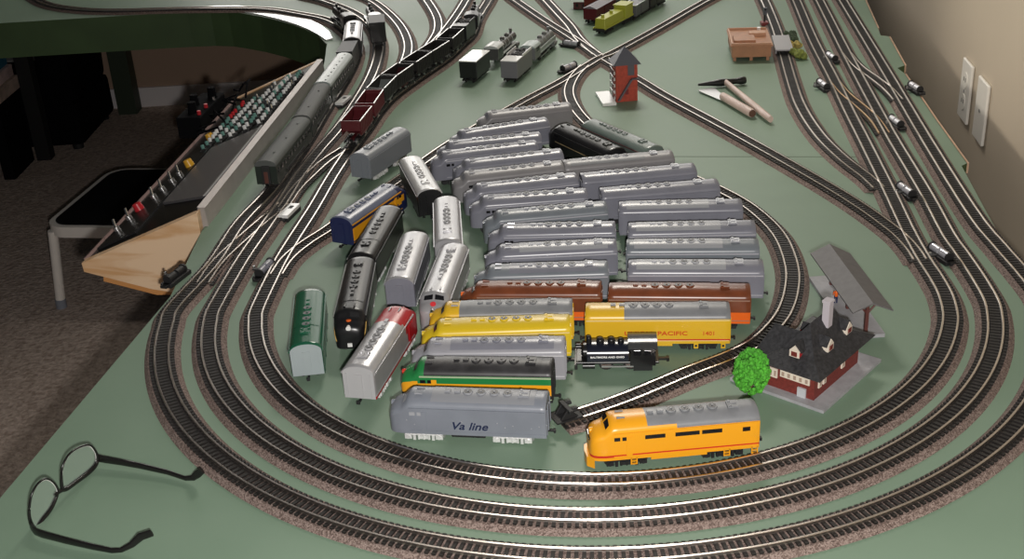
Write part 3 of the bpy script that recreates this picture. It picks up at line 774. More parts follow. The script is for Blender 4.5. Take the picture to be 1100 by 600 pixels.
def steam(label, p, rz, L, m, hl, group=None, zoff=ZR, streamlined=False):
    """tender engine, front at local +x"""
    t = thing('steam_locomotive', label, 'locomotive', (p.x, p.y, zoff), rz, group)
    cz = .0285; br = .0108
    b = MB(); b.cyl((-L*.22, 0, cz), (L*.36, 0, cz), br, m, 20); b.cyl((L*.36, 0, cz), (L*.46, 0, cz), br*.96, m, 20, br*.93); b.cyl((L*.46, 0, cz), (L*.475, 0, cz), br*.8, m, 20, br*.4); b.build('boiler', t)
    if streamlined:
        b = MB()
        for s in (-1, 1): b.box((.03*L, s*.0128, .0215), (L*.86, .002, .012), hl)
        b.build('skyline_skirt', t, None, .0008)
    b = MB(); b.cyl((L*.40, 0, cz+br*.8), (L*.40, 0, cz+br+.008), .0028, m, 12, .0034); b.build('smokestack', t)
    for x in (L*.22, L*.03):
        b = MB(); b.cyl((x, 0, cz+br*.8), (x, 0, cz+br+.002), .0052, m, 14); b.dome((x, 0, cz+br+.002), .0052, .0035, m, 14, 3); b.build('dome', t)
    b = MB()
    for x in (-.14, -.02, .12, .28): b.cyl((x*L, 0, cz), (x*L+.0012, 0, cz), br+.0004, hl, 20)
    b.build('boiler_bands', t)
    b = MB(); b.box((-L*.34, 0, .0265), (L*.22, .031, .026), m)
    for s in (-1, 1): b.box((-L*.33, s*.0156, .032), (L*.10, .0008, .008), DARK)
    b.build('cab', t, None, .0008)
    b = MB(); pr = [(0, .0168*math.cos(math.radians(a)), .0385+.0062*math.sin(math.radians(a))) for a in (0, 30, 60, 90, 120, 150, 180)]
    b.extr(pr, (-L*.47, 0, 0), (-L*.21, 0, 0), hl); b.build('cab_roof', t, 40)
    b = MB()
    for s in (-1, 1): b.box((.06*L, s*.0125, .0185), (L*.70, .006, .0014), hl)
    b.build('running_board', t, None)
    for x in (-.16, 0, .16):
        b = MB()
        for s in (-1, 1): b.cyl((x*L, s*.0070, .0088), (x*L, s*.0098, .0088), .0088, MBLACK, 18)
        b.cyl((x*L, -.007, .0088), (x*L, .007, .0088), .0015, MBLACK, 6); b.build('driving_wheel', t)
    for s in (-1, 1):
        b = MB(); b.box((0, s*.0122, .0075), (L*.36, .0014, .0020), STEELW); b.box((.20*L, s*.0132, .0105), (L*.26, .0012, .0016), STEELW); b.build('side_rod', t, None)
        b = MB(); b.cyl((L*.33, s*.0125, .0115), (L*.44, s*.0125, .0115), .0052, m, 14); b.build('cylinder', t)
    b = MB(); wheelset(b, L*.40, w=.009); b.build('pilot_truck', t)
    b = MB(); b.extr([(L*.47, -.013, .002), (L*.54, 0, .002), (L*.47, .013, .002)], (0, 0, 0), (0, 0, .010), m); b.box((L*.45, 0, .0130), (.016, .030, .003), m); b.build('pilot', t, None)
    b = MB(); b.cyl((L*.475, 0, cz+.004), (L*.500, 0, cz+.004), .0034, CHROME, 12); b.build('headlight', t)
    return t
# the lead pair of the panel side train, and the black pair beside them
P1 = TRACKS['outer']
p, a = along('outer', Vector((-.313, 2.455)), 0)
tender('black tender with a grey top behind the silver topped engine', p, a, .085, BLACK, mat('tender_dark', (.018, .018, .019), .5, spec=.25), 'rolling stock at the back curve', coal=False, h=.046)
p, a = along('outer', Vector((-.318, 2.585)), 0)
t = diesel('road_switcher', 'silver topped engine leading the train beside the control panel', (p.x-.075*math.cos(a), p.y-.075*math.sin(a)), math.degrees(a), .150, False,
           dict(col=lambda s, L, z, y, roof: SILVER if roof else BLACK, panel=None, fan=BLACK, truck=MBLACK, trim=SILVER), z=ZR)
p, a = along('outer', Vector((-.372, 2.80)), 0)
steam('black steam engine rounding the back curve left of the black coach', p, a+PI, .14, BLACK, mat('soft_black', (.03, .03, .032), .35))
p, a = along('middle', Vector((-.245, 2.66)), 0)
tender('black box shaped car with silver roof edges, alone on the middle loop', p, a, .075, BLACK, mat('tender_dark', (.018, .018, .019), .5, spec=.25), None, name='baggage_car', coal=False, h=.052, w=.0178)
p, a = along('middle', Vector((-.285, 2.79)), 0)
steam('black steam engine with pale cab roof behind the black box shaped car', p, a+PI, .13, BLACK, STEELW)
# open hoppers
def hopper(label, p, rz, L, m, inside, group):
    t = thing('open_hopper', label, 'hopper car', (p.x, p.y, ZR), rz, group)
    w, z0, z1 = .0172, .0160, .0420
    b = MB(); th = .0012
    for s in (-1, 1):
        b.box((0, s*(w-th/2), (z0+z1)/2), (L, th, z1-z0), m)
        b.box((s*(L/2-th/2), 0, (z0+z1)/2+.004), (th, 2*w-.002, z1-z0-.008), m)
    b.build('side_wall', t, None)
    for s in (-1, 1):
        b = MB(); n = 9
        for k in range(n): b.box((-L/2+L*(k+.5)/n, s*(w+.0005), (z0+z1)/2), (.0014, .0011, z1-z0), m)
        b.box((0, s*(w+.0003), z0+.001), (L, .0012, .0016), m)
        b.build('side_rib', t, None)
    b = MB()
    for s in (-1, 1):
        b.box((0, s*w, z1), (L, .0018, .0014), mat('pale_rim', (.80, .78, .78), .15, coat=.6)); b.box((s*(L/2-.0006), 0, z1), (.0016, 2*w, .0012), m)  # side rims near-white, end rims in the body colour
    b.build('top_rim', t, None)
    b = MB()
    for s in (-1, 1):
        b.extr([(s*L*.49, 0, .034), (s*L*.12, 0, .010), (s*L*.12, 0, .0112), (s*L*.49, 0, .0352)], (0, -w+.002, 0), (0, w-.002, 0), inside)
    b.box((0, 0, .0105), (L*.26, 2*w-.006, .0020), inside); b.extr([(-.008, 0, .011), (.008, 0, .011), (0, 0, .020)], (0, -w+.002, 0), (0, w-.002, 0), inside)
    b.build('hopper_floor', t, None)
    b = MB(); b.box((0, 0, .0085), (L*.98, .006, .004), m)
    b.build('centre_sill', t, None)
    for x in (-L*.34, L*.34):
        q = MB(); wheelset(q, x, m=STEELW); q.build('truck', t)
    q = MB(); q.box((-L/2-.004, 0, .0085), (.010, .003, .003), MBLACK); q.build('coupler', t, None)
HB = mat('hopper_black', (.02, .018, .018), .45); HM = mat('hopper_maroon', (.10, .012, .016), .4); HG = mat('hopper_grey_load', (.17, .19, .18), .5)
hops = [((-.2610, 1.972), (-.2475, 2.056), HM, HM, 'maroon open hopper car at the near end of the hopper string'),
        ((-.2460, 2.068), (-.2360, 2.152), HM, HM, 'maroon open hopper car second from the near end of the hopper string'),
        ((-.2350, 2.158), (-.2190, 2.240), HB, HG, 'black hopper car with a grey interior behind the two maroon hoppers'),
        ((-.2140, 2.246), (-.1840, 2.318), HB, mat('hopper_dark_red', (.05, .012, .014), .5), 'black hopper car fourth from the near end, dark red inside'),
        ((-.1790, 2.324), (-.1530, 2.398), HB, HB, 'black hopper car fifth from the near end of the hopper string'),
        ((-.1500, 2.406), (-.1180, 2.484), HB, HB, 'black hopper car sixth from the near end of the hopper string'),
        ((-.1150, 2.492), (-.0880, 2.572), HB, HB, 'black hopper car at the far end of the string, behind the tender')]
for a, b_, m, ins, lab in hops:
    a, b_ = Vector(a), Vector(b_); c, an = along('inner', (a+b_)/2, 0)
    hopper(lab, c, an+PI, (b_-a).length-.002, m, ins, 'open hopper cars in one string')
c, an = along('inner', Vector((-.072, 2.630)), 0)
tender('black coal tender at the far end of the hopper string', c, an+PI, .070, BLACK, BLACK)
c, an = along('inner', Vector((-.045, 2.745)), 0)
steam('black steam engine heading the hopper string', c, an+PI, .130, BLACK, mat('soft_black', (.03, .03, .032), .35))
# the two engines parked on the bare table
def span(a, b_): a, b_ = Vector(a), Vector(b_); d = b_-a; return (a+b_)/2, math.atan2(d.y, d.x), d.length
c, an, ln = span((-.066, 2.325), (-.034, 2.415))
tender('black tender with its flat top whitened like window glare, parked on the bare table', c, an, .082, BLACK, WHITE, coal=False, zoff=0, h=.044, w=.0185)  # white top colour stands in for the window's reflection
c, an, ln = span((-.022, 2.425), (.036, 2.590))
steam('silver grey steam engine parked ahead of the white topped tender', c, an, .155, mat('weathered_silver', (.11, .11, .105), .25, metal=.3), mat('pale_boiler', (.50, .52, .50), .3), zoff=0)
c, an, ln = span((.017, 2.314), (.052, 2.410))
tender('grey coal tender with a white rear deck parked on the bare table', c, an, .098, mat('tender_body_grey', (.17, .165, .18), .36), WHITE, zoff=0, h=.044, w=.0175)
c, an, ln = span((.056, 2.420), (.116, 2.580))
steam('grey streamlined steam engine parked ahead of the grey tender', c, an, .165, mat('engine_body_grey', (.16, .165, .165), .33), mat('engine_pale_grey', (.36, .42, .40), .3), zoff=0, streamlined=True)

# black tank engine in front of the lettered yellow diesel
def tank_engine():
    a, b_ = at(622, 393), at(705, 392)
    L = .088
    c = (a+b_)/2; an = math.atan2(b_.y-a.y, b_.x-a.x)+PI
    t = thing('tank_engine', 'small black saddle tank steam engine with white lettering, in front of the lettered yellow diesel', 'locomotive', (c.x, c.y+.002, 0), an); t.scale = (1.06, 1.06, .84)
    m = BLACK; f = L/2
    b = MB(); b.cyl((-.010, 0, .024), (.036, 0, .024), .0100, m, 20); b.cyl((.036, 0, .024), (.0385, 0, .024), .0085, m, 20, .006); b.build('boiler', t)
    b = MB(); sec = [(0, .0152, .0160), (0, .0158, .0225), (0, .0145, .0300), (0, .0105, .0345), (0, .004, .0362)]
    sec = sec+[(x, -y, z) for x, y, z in sec[::-1]]
    b.extr(sec, (-.012, 0, 0), (.032, 0, 0), mat('tank_black_navy', (.012, .014, .024), .22)); b.build('saddle_tank', t, 40)
    for x, r, h in ((.030, .0030, .011), (.018, .0042, .006), (.006, .0042, .006), (-.004, .0034, .005)):
        b = MB(); b.cyl((x, 0, .035), (x, 0, .036+h*.7), r, m, 14); b.dome((x, 0, .036+h*.7), r, r*.7, m, 14, 3); b.build('smokestack' if h > .01 else 'dome', t)
    b = MB(); b.box((-.0270, 0, .0235), (.027, .033, .027), m)
    for s in (-1, 1):
        for x in (-.021, -.032): b.box((x, s*.0167, .0300), (.0075, .0008, .008), DARK)
    b.build('cab', t, None, .0006)
    b = MB(); pr = [(0, .0185*math.cos(math.radians(q)), .0366+.0050*math.sin(math.radians(q))) for q in (0, 30, 60, 90, 120, 150, 180)]
    b.extr(pr, (-.0425, 0, 0), (-.0115, 0, 0), mat('cab_roof_shine', (.05, .052, .052), .15)); b.build('cab_roof', t, 40)
    b = MB(); b.box((0, 0, .0135), (L, .030, .0032), m); b.build('footplate', t, None, .0005)
    for x in (-.014, .012):
        b = MB()
        for s in (-1, 1):
            b.cyl((x, s*.007, .0076), (x, s*.0100, .0076), .0076, MBLACK, 18); b.cyl((x, s*.0100, .0076), (x, s*.0106, .0076), .0052, mat('wheel_brown', (.08, .05, .035), .4), 14)
        b.cyl((x, -.007, .0076), (x, .007, .0076), .0015, MBLACK, 6); b.build('driving_wheel', t)
    for s in (-1, 1):
        b = MB(); b.box((-.001, s*.0118, .0062), (.036, .0012, .0022), STEELW); b.build('side_rod', t, None)
        b = MB(); b.cyl((.024, s*.0135, .0100), (.037, s*.0135, .0100), .0048, m, 14); b.build('cylinder', t)
        b = MB(); b.box((-.027, s*.0140, .0068), (.020, .003, .010), m); b.build('cab_step', t, None)
    b = MB(); b.box((f, 0, .0095), (.003, .034, .008), m); b.build('front_beam', t, None)
    for d in (-1, 1):
        b = MB(); b.box((d*(f+.005), 0, .0090), (.010, .003, .003), m); b.box((d*(f+.010), .001, .0095), (.003, .005, .005), m); b.build('coupler', t, None)
    b = MB(); b.cyl((.0385, 0, .0300), (.044, 0, .0300), .0034, m, 12); b.build('headlight', t)
    letter(t, 'BALTIMORE AND OHIO', TEXTWHITE, .0285, .0162, .0225, .0036, bold=.00012, width=.036)
tank_engine()

# black bumper at the end of the spur
p, a = along('reverse', at(612, 445, ZR).to_2d(), 0)
t = thing('track_bumper', 'black bumper stop at the end of the spur track', 'bumper', (p.x, p.y, ZR), a); t.scale = (.9, .85, .58)
b = MB()
for s in (-1, 1):
    b.extr([(-.012, s*.008-.0015, 0), (.014, s*.008-.0015, 0), (.004, s*.008-.0015, .020), (0, s*.008-.0015, .020)], (0, 0, 0), (0, .003, 0), MBLACK)
b.build('frame', t, None, .0006)
b = MB(); b.box((.001, 0, .0185), (.006, .030, .007), MBLACK); b.build('buffer_beam', t, None, .001)
b = MB(); b.box((.002, 0, .0015), (.034, .026, .003), MBLACK); b.build('base', t, None)
for s in (-1, 1):
    b = MB(); b.cyl((-.002, s*.009, .0185), (-.009, s*.009, .0185), .0038, MBLACK, 14); b.build('buffer', t)

# ------------------------------------------------------------------ station
def station():
    F = at(874, 430, .004); e1 = at(920, 390, .004)-F
    an = math.atan2(e1.y, e1.x)
    t = thing('model_station', 'red brick model station with a charcoal hipped roof and white dormers', 'model building', (F.x, F.y, 0), an)
    A, Bq = .100, .056                      # length along local x, depth along local y
    b = MB(); b.prism([(-.012, -.018), (A+.022, -.018), (A+.022, Bq+.040), (-.012, Bq+.040)], 0, .004, CONCRETE); b.build('platform_base', t, None, .0006)
    ze = .036
    b = MB(); b.prism([(0, 0), (A, 0), (A, Bq), (0, Bq)], .004, ze, BRICK); b.build('brick_wall', t, None)
    o_ = .011; zr = .073; zl = ze-.001
    c = [(-o_, -o_, zl), (A+o_+.006, -o_, zl), (A+o_+.006, Bq+o_, zl), (-o_, Bq+o_, zl)]
    m4 = [(.012, .009, zl+.012), (A-.008, .009, zl+.012), (A-.008, Bq-.009, zl+.012), (.012, Bq-.009, zl+.012)]
    r0, r1 = (.036, Bq/2, zr), (A-.015, Bq/2, zr)
    b = MB(); vs = c+m4+[r0, r1]
    fs = [(0, 1, 5, 4), (1, 2, 6, 5), (2, 3, 7, 6), (3, 0, 4, 7), (4, 5, 9, 8), (6, 7, 8, 9), (5, 6, 9), (7, 4, 8), (3, 2, 1, 0)]
    b.add(vs, fs, SHINGLE); b.build('roof', t, None)
    # lower cross wing at the far left
    b = MB(); b.prism([(.010, Bq), (.052, Bq), (.052, Bq+.020), (.010, Bq+.020)], .004, ze, BRICK); b.build('wing_wall', t, None)
    b = MB(); w0, w1 = .000, .062; yb = Bq+.020; y0 = Bq-.03
    vs = [(w0, y0, zl+.001), (w1, y0, zl+.001), (w1, yb, zl+.001), (w0, yb, zl+.001), (.031, y0, .063), (.031, yb-.009, .063)]
    b.add(vs, [(0, 3, 5, 4), (1, 4, 5, 2), (2, 5, 3), (0, 4, 1), (0, 1, 2, 3)], SHINGLE); b.build('wing_roof', t, None)
    def dormer(x, y, z, rz, s=1.0):
        d = bpy.data.objects.new('dormer', None)
        b = MB(); w, h, dp = .0058*s, .0075*s, .018*s
        pent = [(-w, 0, 0), (w, 0, 0), (w, 0, h), (0, 0, h+.0065*s), (-w, 0, h)]
        b.extr(pent, (0, 0, 0), (0, dp, 0), CREAM); o = b.build('dormer', t, None); o.location = (x, y, z); o.rotation_euler = (0, 0, rz)
        q = MB(); q.box((0, -.0003, h*.52), (w*1.15, .0008, h*.72), BRICK); q.build('dormer_window', o, None)
        q = MB()
        for sx in (-1, 1):
            q.extr([(0, 0, h+.0072*s), (sx*(w+.0022*s), 0, h-.0014*s), (sx*(w+.0022*s), 0, h-.0004*s), (0, 0, h+.0084*s)][::sx], (0, .0008, 0), (0, dp, 0), SHINGLE)
        q.build('dormer_roof', o, None)
        q = MB()
        for sx in (-1, 1): q.extr([(sx*(w+.0001), .0008, .001), (sx*(w+.0001), dp-.002, .004), (sx*(w+.0001), dp-.002, h), (sx*(w+.0001), .0008, h-.001)], (0, 0, 0), (sx*.0003, 0, 0), RED if sx > 0 else CREAM)
        q.build('dormer_cheek', o, None)
    dormer(.040, .004, .0455, 0); dormer(.086, .006, .0455, 0)
    dormer(.006, .029, .0445, -PI/2)
    dormer(.060, Bq-.006, .046, PI, .8)
    b = MB(); b.box((.061, .021, .076), (.0090, .0080, .030), mat('pale_chimney', (.50, .46, .50), .6)); b.box((.061, .021, .0915), (.0105, .0095, .003), mat('pale_chimney', (.5, .46, .5))); b.build('chimney', t, None)
    def win(x, y, w, z, h, ax, pane=DARK):
        q = MB()
        if ax == 'x': q.box((x, y, z), (w, .0016, h), CREAM)
        else: q.box((x, y, z), (.0016, w, h), CREAM)
        o = q.build('wall_window', t, None)
        q = MB(); k = max(1, round(w/.0065))
        for i in range(k):
            d = -w/2+w*(i+.5)/k
            if ax == 'x': q.box((x+d, y-.0007, z), (w/k*.45, .0008, h*.6), mat('dull_pane', (.40, .30, .24), .3))
            else: q.box((x-.0007, y+d, z), (.0008, w/k*.45, h*.6), mat('dull_pane', (.4, .3, .24), .3))
        q.build('pane', o, None)
    win(.0105, -.0006, .0060, .0200, .0085, 'x'); win(.0205, -.0006, .0060, .0200, .0085, 'x'); win(.0620, -.0006, .0070, .0200, .0085, 'x')
    win(-.0006, .0230, .0350, .0245, .0080, 'y'); win(-.0006, .0490, .0100, .0220, .0110, 'y')
    q = MB(); q.box((-.0010, .0140, .0095), (.0024, .0098, .0110), mat('door_grey', (.50, .52, .55), .5)); q.build('door', t, None)
station()

# ------------------------------------------------------------------ platform shelter
def shelter():
    zr, zl, zb = .052, .043, .005
    R0, R1 = at(891, 263, zr), at(938, 327, zr)
    L0, L1 = at(870.5, 273, zl), at(916, 337, zl)
    Q0, Q1 = at(913, 273, zl), at(959.5, 334, zl)
    c = (R0+R1)/2
    t = thing('platform_shelter', 'open platform shelter with a grey gabled roof behind the brick station', 'model building', (c.x, c.y, 0))
    o = Vector((c.x, c.y, 0))
    b = MB()
    for a0, a1 in ((L0, L1), (Q0, Q1)):
        vs = [R0-o, R1-o, a1-o, a0-o]; th = Vector((0, 0, .0016))
        b.add([v+th for v in vs]+[v for v in vs], [(0, 1, 2, 3), (7, 6, 5, 4), (0, 4, 5, 1), (1, 5, 6, 2), (2, 6, 7, 3), (3, 7, 4, 0)], SHELTERROOF)
    b.build('roof', t, None)
    g = [at(869, 297, zb), at(951, 358, zb)]
    d = (R1-R0); d.z = 0; d.normalize(); n = Vector((-d.y, d.x, 0))
    if (L0-R0).dot(n) < 0: n = -n
    # base runs the length of the roof
    A0 = g[0]-o; A1 = g[1]-o
    s0 = A0.dot(d); s1 = A1.dot(d); w0 = A0.dot(n); w1 = A1.dot(n)
    poly = [d*s0+n*w0, d*s1+n*w0, d*s1+n*w1, d*s0+n*w1]
    b = MB(); b.prism([(p.x, p.y) for p in poly], 0, zb, CONCRETE); b.build('platform_base', t, None, .0006)
    half = (L0-R0).to_2d().length*.55
    for k in (.10, .5, .90):
        p = (R0*(1-k)+R1*k)-o
        b = MB(); b.box((p.x, p.y, (zb+zr)/2), (.0042, .0042, zr-zb), mat('post_brown', (.10, .03, .025), .5), taper=.8)
        for s in (-1, 1): b.cyl((p.x, p.y, zr-.020), (p.x+n.x*s*half*.7, p.y+n.y*s*half*.7, zl+.001), .0013, mat('post_brown', (.1, .03, .025)), 6)
        b.build('post', t, None)
    return c, d, n
sc_, sd_, sn_ = shelter()
# miniature figure standing on the shelter platform
p = at(897.6, 325, .005)
t = thing('figurine', 'tiny standing figurine in an orange top under the shelter roof', 'figurine', (p.x, p.y, .005))
b = MB()
for s in (-1, 1): b.tube([(s*.0014, 0, 0), (s*.0013, 0, .005), (s*.0012, 0, .0098)], [.0008, .0010, .0013], NAVY, 8)
b.tube([(0, 0, .0092), (0, 0, .0115), (0, 0, .0150), (0, 0, .0165)], [.0021, .0019, .0025, .0012], ORANGE, 10)
for s in (-1, 1): b.tube([(s*.0026, 0, .0158), (s*.0034, .0004, .0125), (s*.0032, .0014, .0100)], [.0009, .0008, .0006], ORANGE, 8)
b.tube([(0, 0, .0162), (0, .0001, .0175), (0, .0002, .0190), (0, .0002, .0200)], [.0008, .0012, .0013, .0006], mat('figure_skin', (.6, .36, .26), .5), 10)
b.build('body', t, 60)
b = MB(); b.dome((0, -.0001, .0191), .0014, .0013, MBLACK, 10, 3); b.build('hair', t)

# ------------------------------------------------------------------ sponge tree
p = at(806, 427)
t = thing('model_tree', 'bright green sponge ball tree at the corner of the brick station', 'tree', (p.x+.002, p.y+.008, 0))
b = MB(); b.cyl((0, 0, 0), (0, 0, .018), .0035, mat('tree_trunk', (.10, .06, .03), .8), 10, .0025); b.build('trunk', t)
b = MB(); rr = random.Random(3)
def blob(c, r):
    n, k = 8, 5; vs = []; fs = []
    for j in range(k+1):
        th = PI*j/k
        for i in range(n):
            q = r*(.8+.4*rr.random())
            vs.append((c[0]+q*math.sin(th)*math.cos(2*PI*i/n), c[1]+q*math.sin(th)*math.sin(2*PI*i/n), c[2]+q*math.cos(th)))
    for j in range(k):
        for i in range(n): fs.append((j*n+i, (j+1)*n+i, (j+1)*n+(i+1) % n, j*n+(i+1) % n))
    b.add(vs, fs, TREE)
cz = .028
blob((0, 0, cz), .015)
for k in range(420):
    zz = rr.uniform(-1, 1); a = rr.uniform(0, 2*PI); q = math.sqrt(1-zz*zz)
    R_ = .0172*(.93+.14*rr.random())
    blob((R_*q*math.cos(a), R_*q*math.sin(a), cz+zz*R_*1.42), rr.uniform(.0016, .0030))
b.build('crown', t, 20)

# ------------------------------------------------------------------ red tower
def tower():
    a, b_ = at(662, 110), at(685, 108)
    d = b_-a; w = d.length; an = math.atan2(d.y, d.x)
    t = thing('signal_tower', 'tall red model tower with a grey pyramid roof and outside stairs, by the crossing', 'model building', (a.x, a.y, 0), an)
    H = .073; dp = .036
    b = MB(); b.box((w/2, dp/2, H/2), (w, dp, H), TOWERRED); b.build('wall', t, None, .0004)
    o_ = .006; b = MB()
    b.add([(-o_, -o_, H-.002), (w+o_, -o_, H-.002), (w+o_, dp+o_, H-.002), (-o_, dp+o_, H-.002), (w/2, dp/2, H+.028)], [(0, 1, 4), (1, 2, 4), (2, 3, 4), (3, 0, 4), (3, 2, 1, 0)], SLATE); b.build('roof', t, None)
    b = MB()
    b.extr([(.002, -.004, .004), (.0055, -.004, .004), (w*.75, -.004, .043), (w*.75-.004, -.004, .043)], (0, -.0035, 0), (0, .0035, 0), mat('stair_grey', (.10, .095, .11), .5))
    b.box((w*.86, -.004, .044), (w*.32, .008, .0022), mat('stair_grey', (.1, .095, .11)))
    b.build('stairs', t, None)
    b = MB(); b.box((w*.70, -.0004, .060), (w*.30, .001, .020), mat('stair_grey', (.1, .095, .11))); b.build('door', t, None)
    b = MB(); b.box((w*.5, -.0004, .019), (w*.16, .001, .010), mat('tower_window', (.20, .02, .02), .4)); b.build('window', t, None)
    b = MB(); b.box((-.016, dp*.55, .003), (.026, .075, .006), WHITE); b.build('platform', t, None, .0005)  # platform coloured white in place of window glare on it
    b = MB()
    for k in range(5): b.cyl((-.003, -.001, .006+.012*k), (-.003, -.001, .012+.012*k), .0010, WHITE, 6)
    for y in (.006, .02, .034): b.cyl((-.004, y, .006), (-.004, y, .062), .0007, mat('stair_grey', (.1, .095, .11)), 6)
    for z in (.020, .034, .048, .061): b.cyl((-.004, .004, z), (-.004, .036, z), .0007, WHITE, 6)
    b.build('railing', t)
tower()

# ------------------------------------------------------------------ brown card building, unloading plate, moss clumps, signal
def card_building():
    a, b_ = at(786, 66), at(828, 65); d = b_-a; w = d.length; an = math.atan2(d.y, d.x)
    t = thing('card_building', 'low brown flat roofed model building left of the siding', 'model building', (a.x, a.y, 0), an)
    dp = .125
    for x in (.006, w*.5, w-.006):
        for y in (.006, dp-.006):
            b = MB(); b.box((x, y, .004), (.006, .006, .008), KRAFT); b.build('foot', t, None)
    b = MB(); b.box((w/2, dp/2, .019), (w, dp, .022), KRAFT); b.build('wall', t, None, .0006)
    b = MB(); b.prism([(-.003, -.003), (w+.003, -.003), (w+.003, dp+.003), (-.003, dp+.003)], .030, .033, KRAFT); b.build('roof', t, None, .0006)
    b = MB()
    for c, s in (((w/2, .001, .0350), (w, .003, .004)), ((w/2, dp-.001, .0350), (w, .003, .004)), ((0, dp/2, .0350), (.003, dp, .004))): b.box(c, s, mat('card_edge', (.55, .30, .18), .5))
    b.build('parapet', t, None)
    b = MB(); b.box((w*.34, dp*.30, .036), (w*.55, dp*.36, .006), KRAFT); b.build('roof_block', t, None, .0006)
    b = MB(); b.box((w*.72, dp*.62, .0365), (w*.42, dp*.18, .007), mat('card_edge', (.55, .3, .18))); b.build('roof_duct', t, None, .0006)
    b = MB(); b.cyl((w*.80, dp*.90, .033), (w*.80, dp*.90, .040), .004, WHITE, 10); b.build('roof_vent', t)
card_building()
p, a = along('siding', at(838, 49, ZR).to_2d(), 0)
t = thing('loading_plate', 'grey plate bridging the siding beside the brown card building', 'plate', (p.x, p.y, 0), a)
b = MB(); b.box((0, 0, .0150), (.115, .034, .003), mat('plate_grey', (.36, .36, .38), .4)); b.build('deck', t, None, .0005)
for s in (-1, 1):
    b = MB(); b.box((0, s*.0165, .0125), (.115, .0025, .0085), mat('plate_grey', (.36, .36, .38))); b.build('side_flange', t, None)
for i, (u, v) in enumerate(((849, 44), (853, 53), (857, 62))):
    p = at(u, v); b = MB(); rr = random.Random(20+i)
    for k in range(16): blob((rr.uniform(-.010, .010), rr.uniform(-.016, .016), .006+.008*rr.random()), rr.uniform(.005, .008))
    b.m = [0]*len(b.m); b.mats = [[mat('dark_moss', (.06, .09, .05), .8, noise=.4, nscale=200), mat('yellow_moss', (.42, .34, .10), .8, noise=.4, nscale=200), mat('green_moss', (.22, .26, .06), .8, noise=.4, nscale=200)][i]]
    o = b.build('moss_clump', None, 20); o.location = (p.x, p.y, 0); tag(o, ['dark moss clump at the back of the grey loading plate', 'yellow moss clump in the middle beside the loading plate', 'green moss clump at the near end of the loading plate'][i], 'moss', 'moss clumps by the loading plate')
p = at(821, 27)
t = thing('signal_box', 'small dark signal with a red base left of the siding', 'signal', (p.x, p.y, 0))
b = MB(); b.box((0, 0, .004), (.016, .020, .008), mat('signal_red', (.24, .04, .04), .5)); b.build('base', t, None, .0006)
b = MB(); b.cyl((0, 0, .008), (0, 0, .030), .0020, MBLACK, 8); b.build('mast', t)
b = MB(); b.box((0, -.002, .032), (.008, .006, .016), SLATE); b.cyl((0, -.0055, .036), (0, -.0045, .036), .0022, MBLACK, 8); b.build('signal_head', t, None)

# ------------------------------------------------------------------ hammer and putty knife
a, b_ = at(779, 86, .012), at(828, 126, .012)
d = b_-a; an = math.atan2(d.y, d.x); L = d.length
t = thing('tack_hammer', 'small hammer with a black head and pale handle lying on the table', 'hammer', (a.x, a.y, 0), an)
b = MB(); n = 14; pts = [(L*k/n, 0, .0085) for k in range(n+1)]
b.tube(pts, [.0050, .0050, .0048, .0048, .0050, .0054, .0058, .0062, .0066, .0068, .0070, .0070, .0068, .0064, .0048], WOODH, 12, rz=.0060); b.build('handle', t)
h0, h1 = at(750, 88, .014), at(801, 83, .014); hd = math.atan2(h1.y-h0.y, h1.x-h0.x)-an; hl = (h1-h0).length
mid = (h0+h1)/2-Vector((a.x, a.y, .014)); mid = Matrix.Rotation(-an, 3, 'Z') @ mid
b = MB()
b.tube([(hl*(k-.5), 0, 0) for k in (0, .12, .30, .42, .52, .66, .78, .84, .90, .96, 1.0)], [.0022, .0034, .0052, .0070, .0072, .0056, .0054, .0062, .0072, .0072, .0064], BLACK, 14)
o = b.build('head', t); o.location = (mid.x, mid.y, .0085); o.rotation_euler = (0, 0, hd)
a, b_ = at(758, 93, .008), at(808, 122, .008)
d = b_-a; an = math.atan2(d.y, d.x); L = d.length
t = thing('putty_knife', 'flat steel blade tool with a pale handle lying beside the hammer', 'tool', (a.x, a.y, 0), an)
b = MB(); b.prism([(0, -.015), (.006, -.017), (L*.42, -.007), (L*.42, .007), (.006, .017), (0, .015)], .0022, .0040, STEELW); b.build('blade', t, None, .0004)
b = MB(); b.tube([(L*k, 0, .0085) for k in (.38, .42, .55, .70, .85, .96, 1.0)], [.0065, .0078, .0082, .0086, .0090, .0090, .0072], WOODH, 12, rz=.0075); b.build('handle', t)
b = MB(); b.cyl((L*.995, 0, .0085), (L*1.01, 0, .0085), .0066, mat('dark_handle_end', (.12, .06, .04), .5), 12); b.build('end_cap', t)

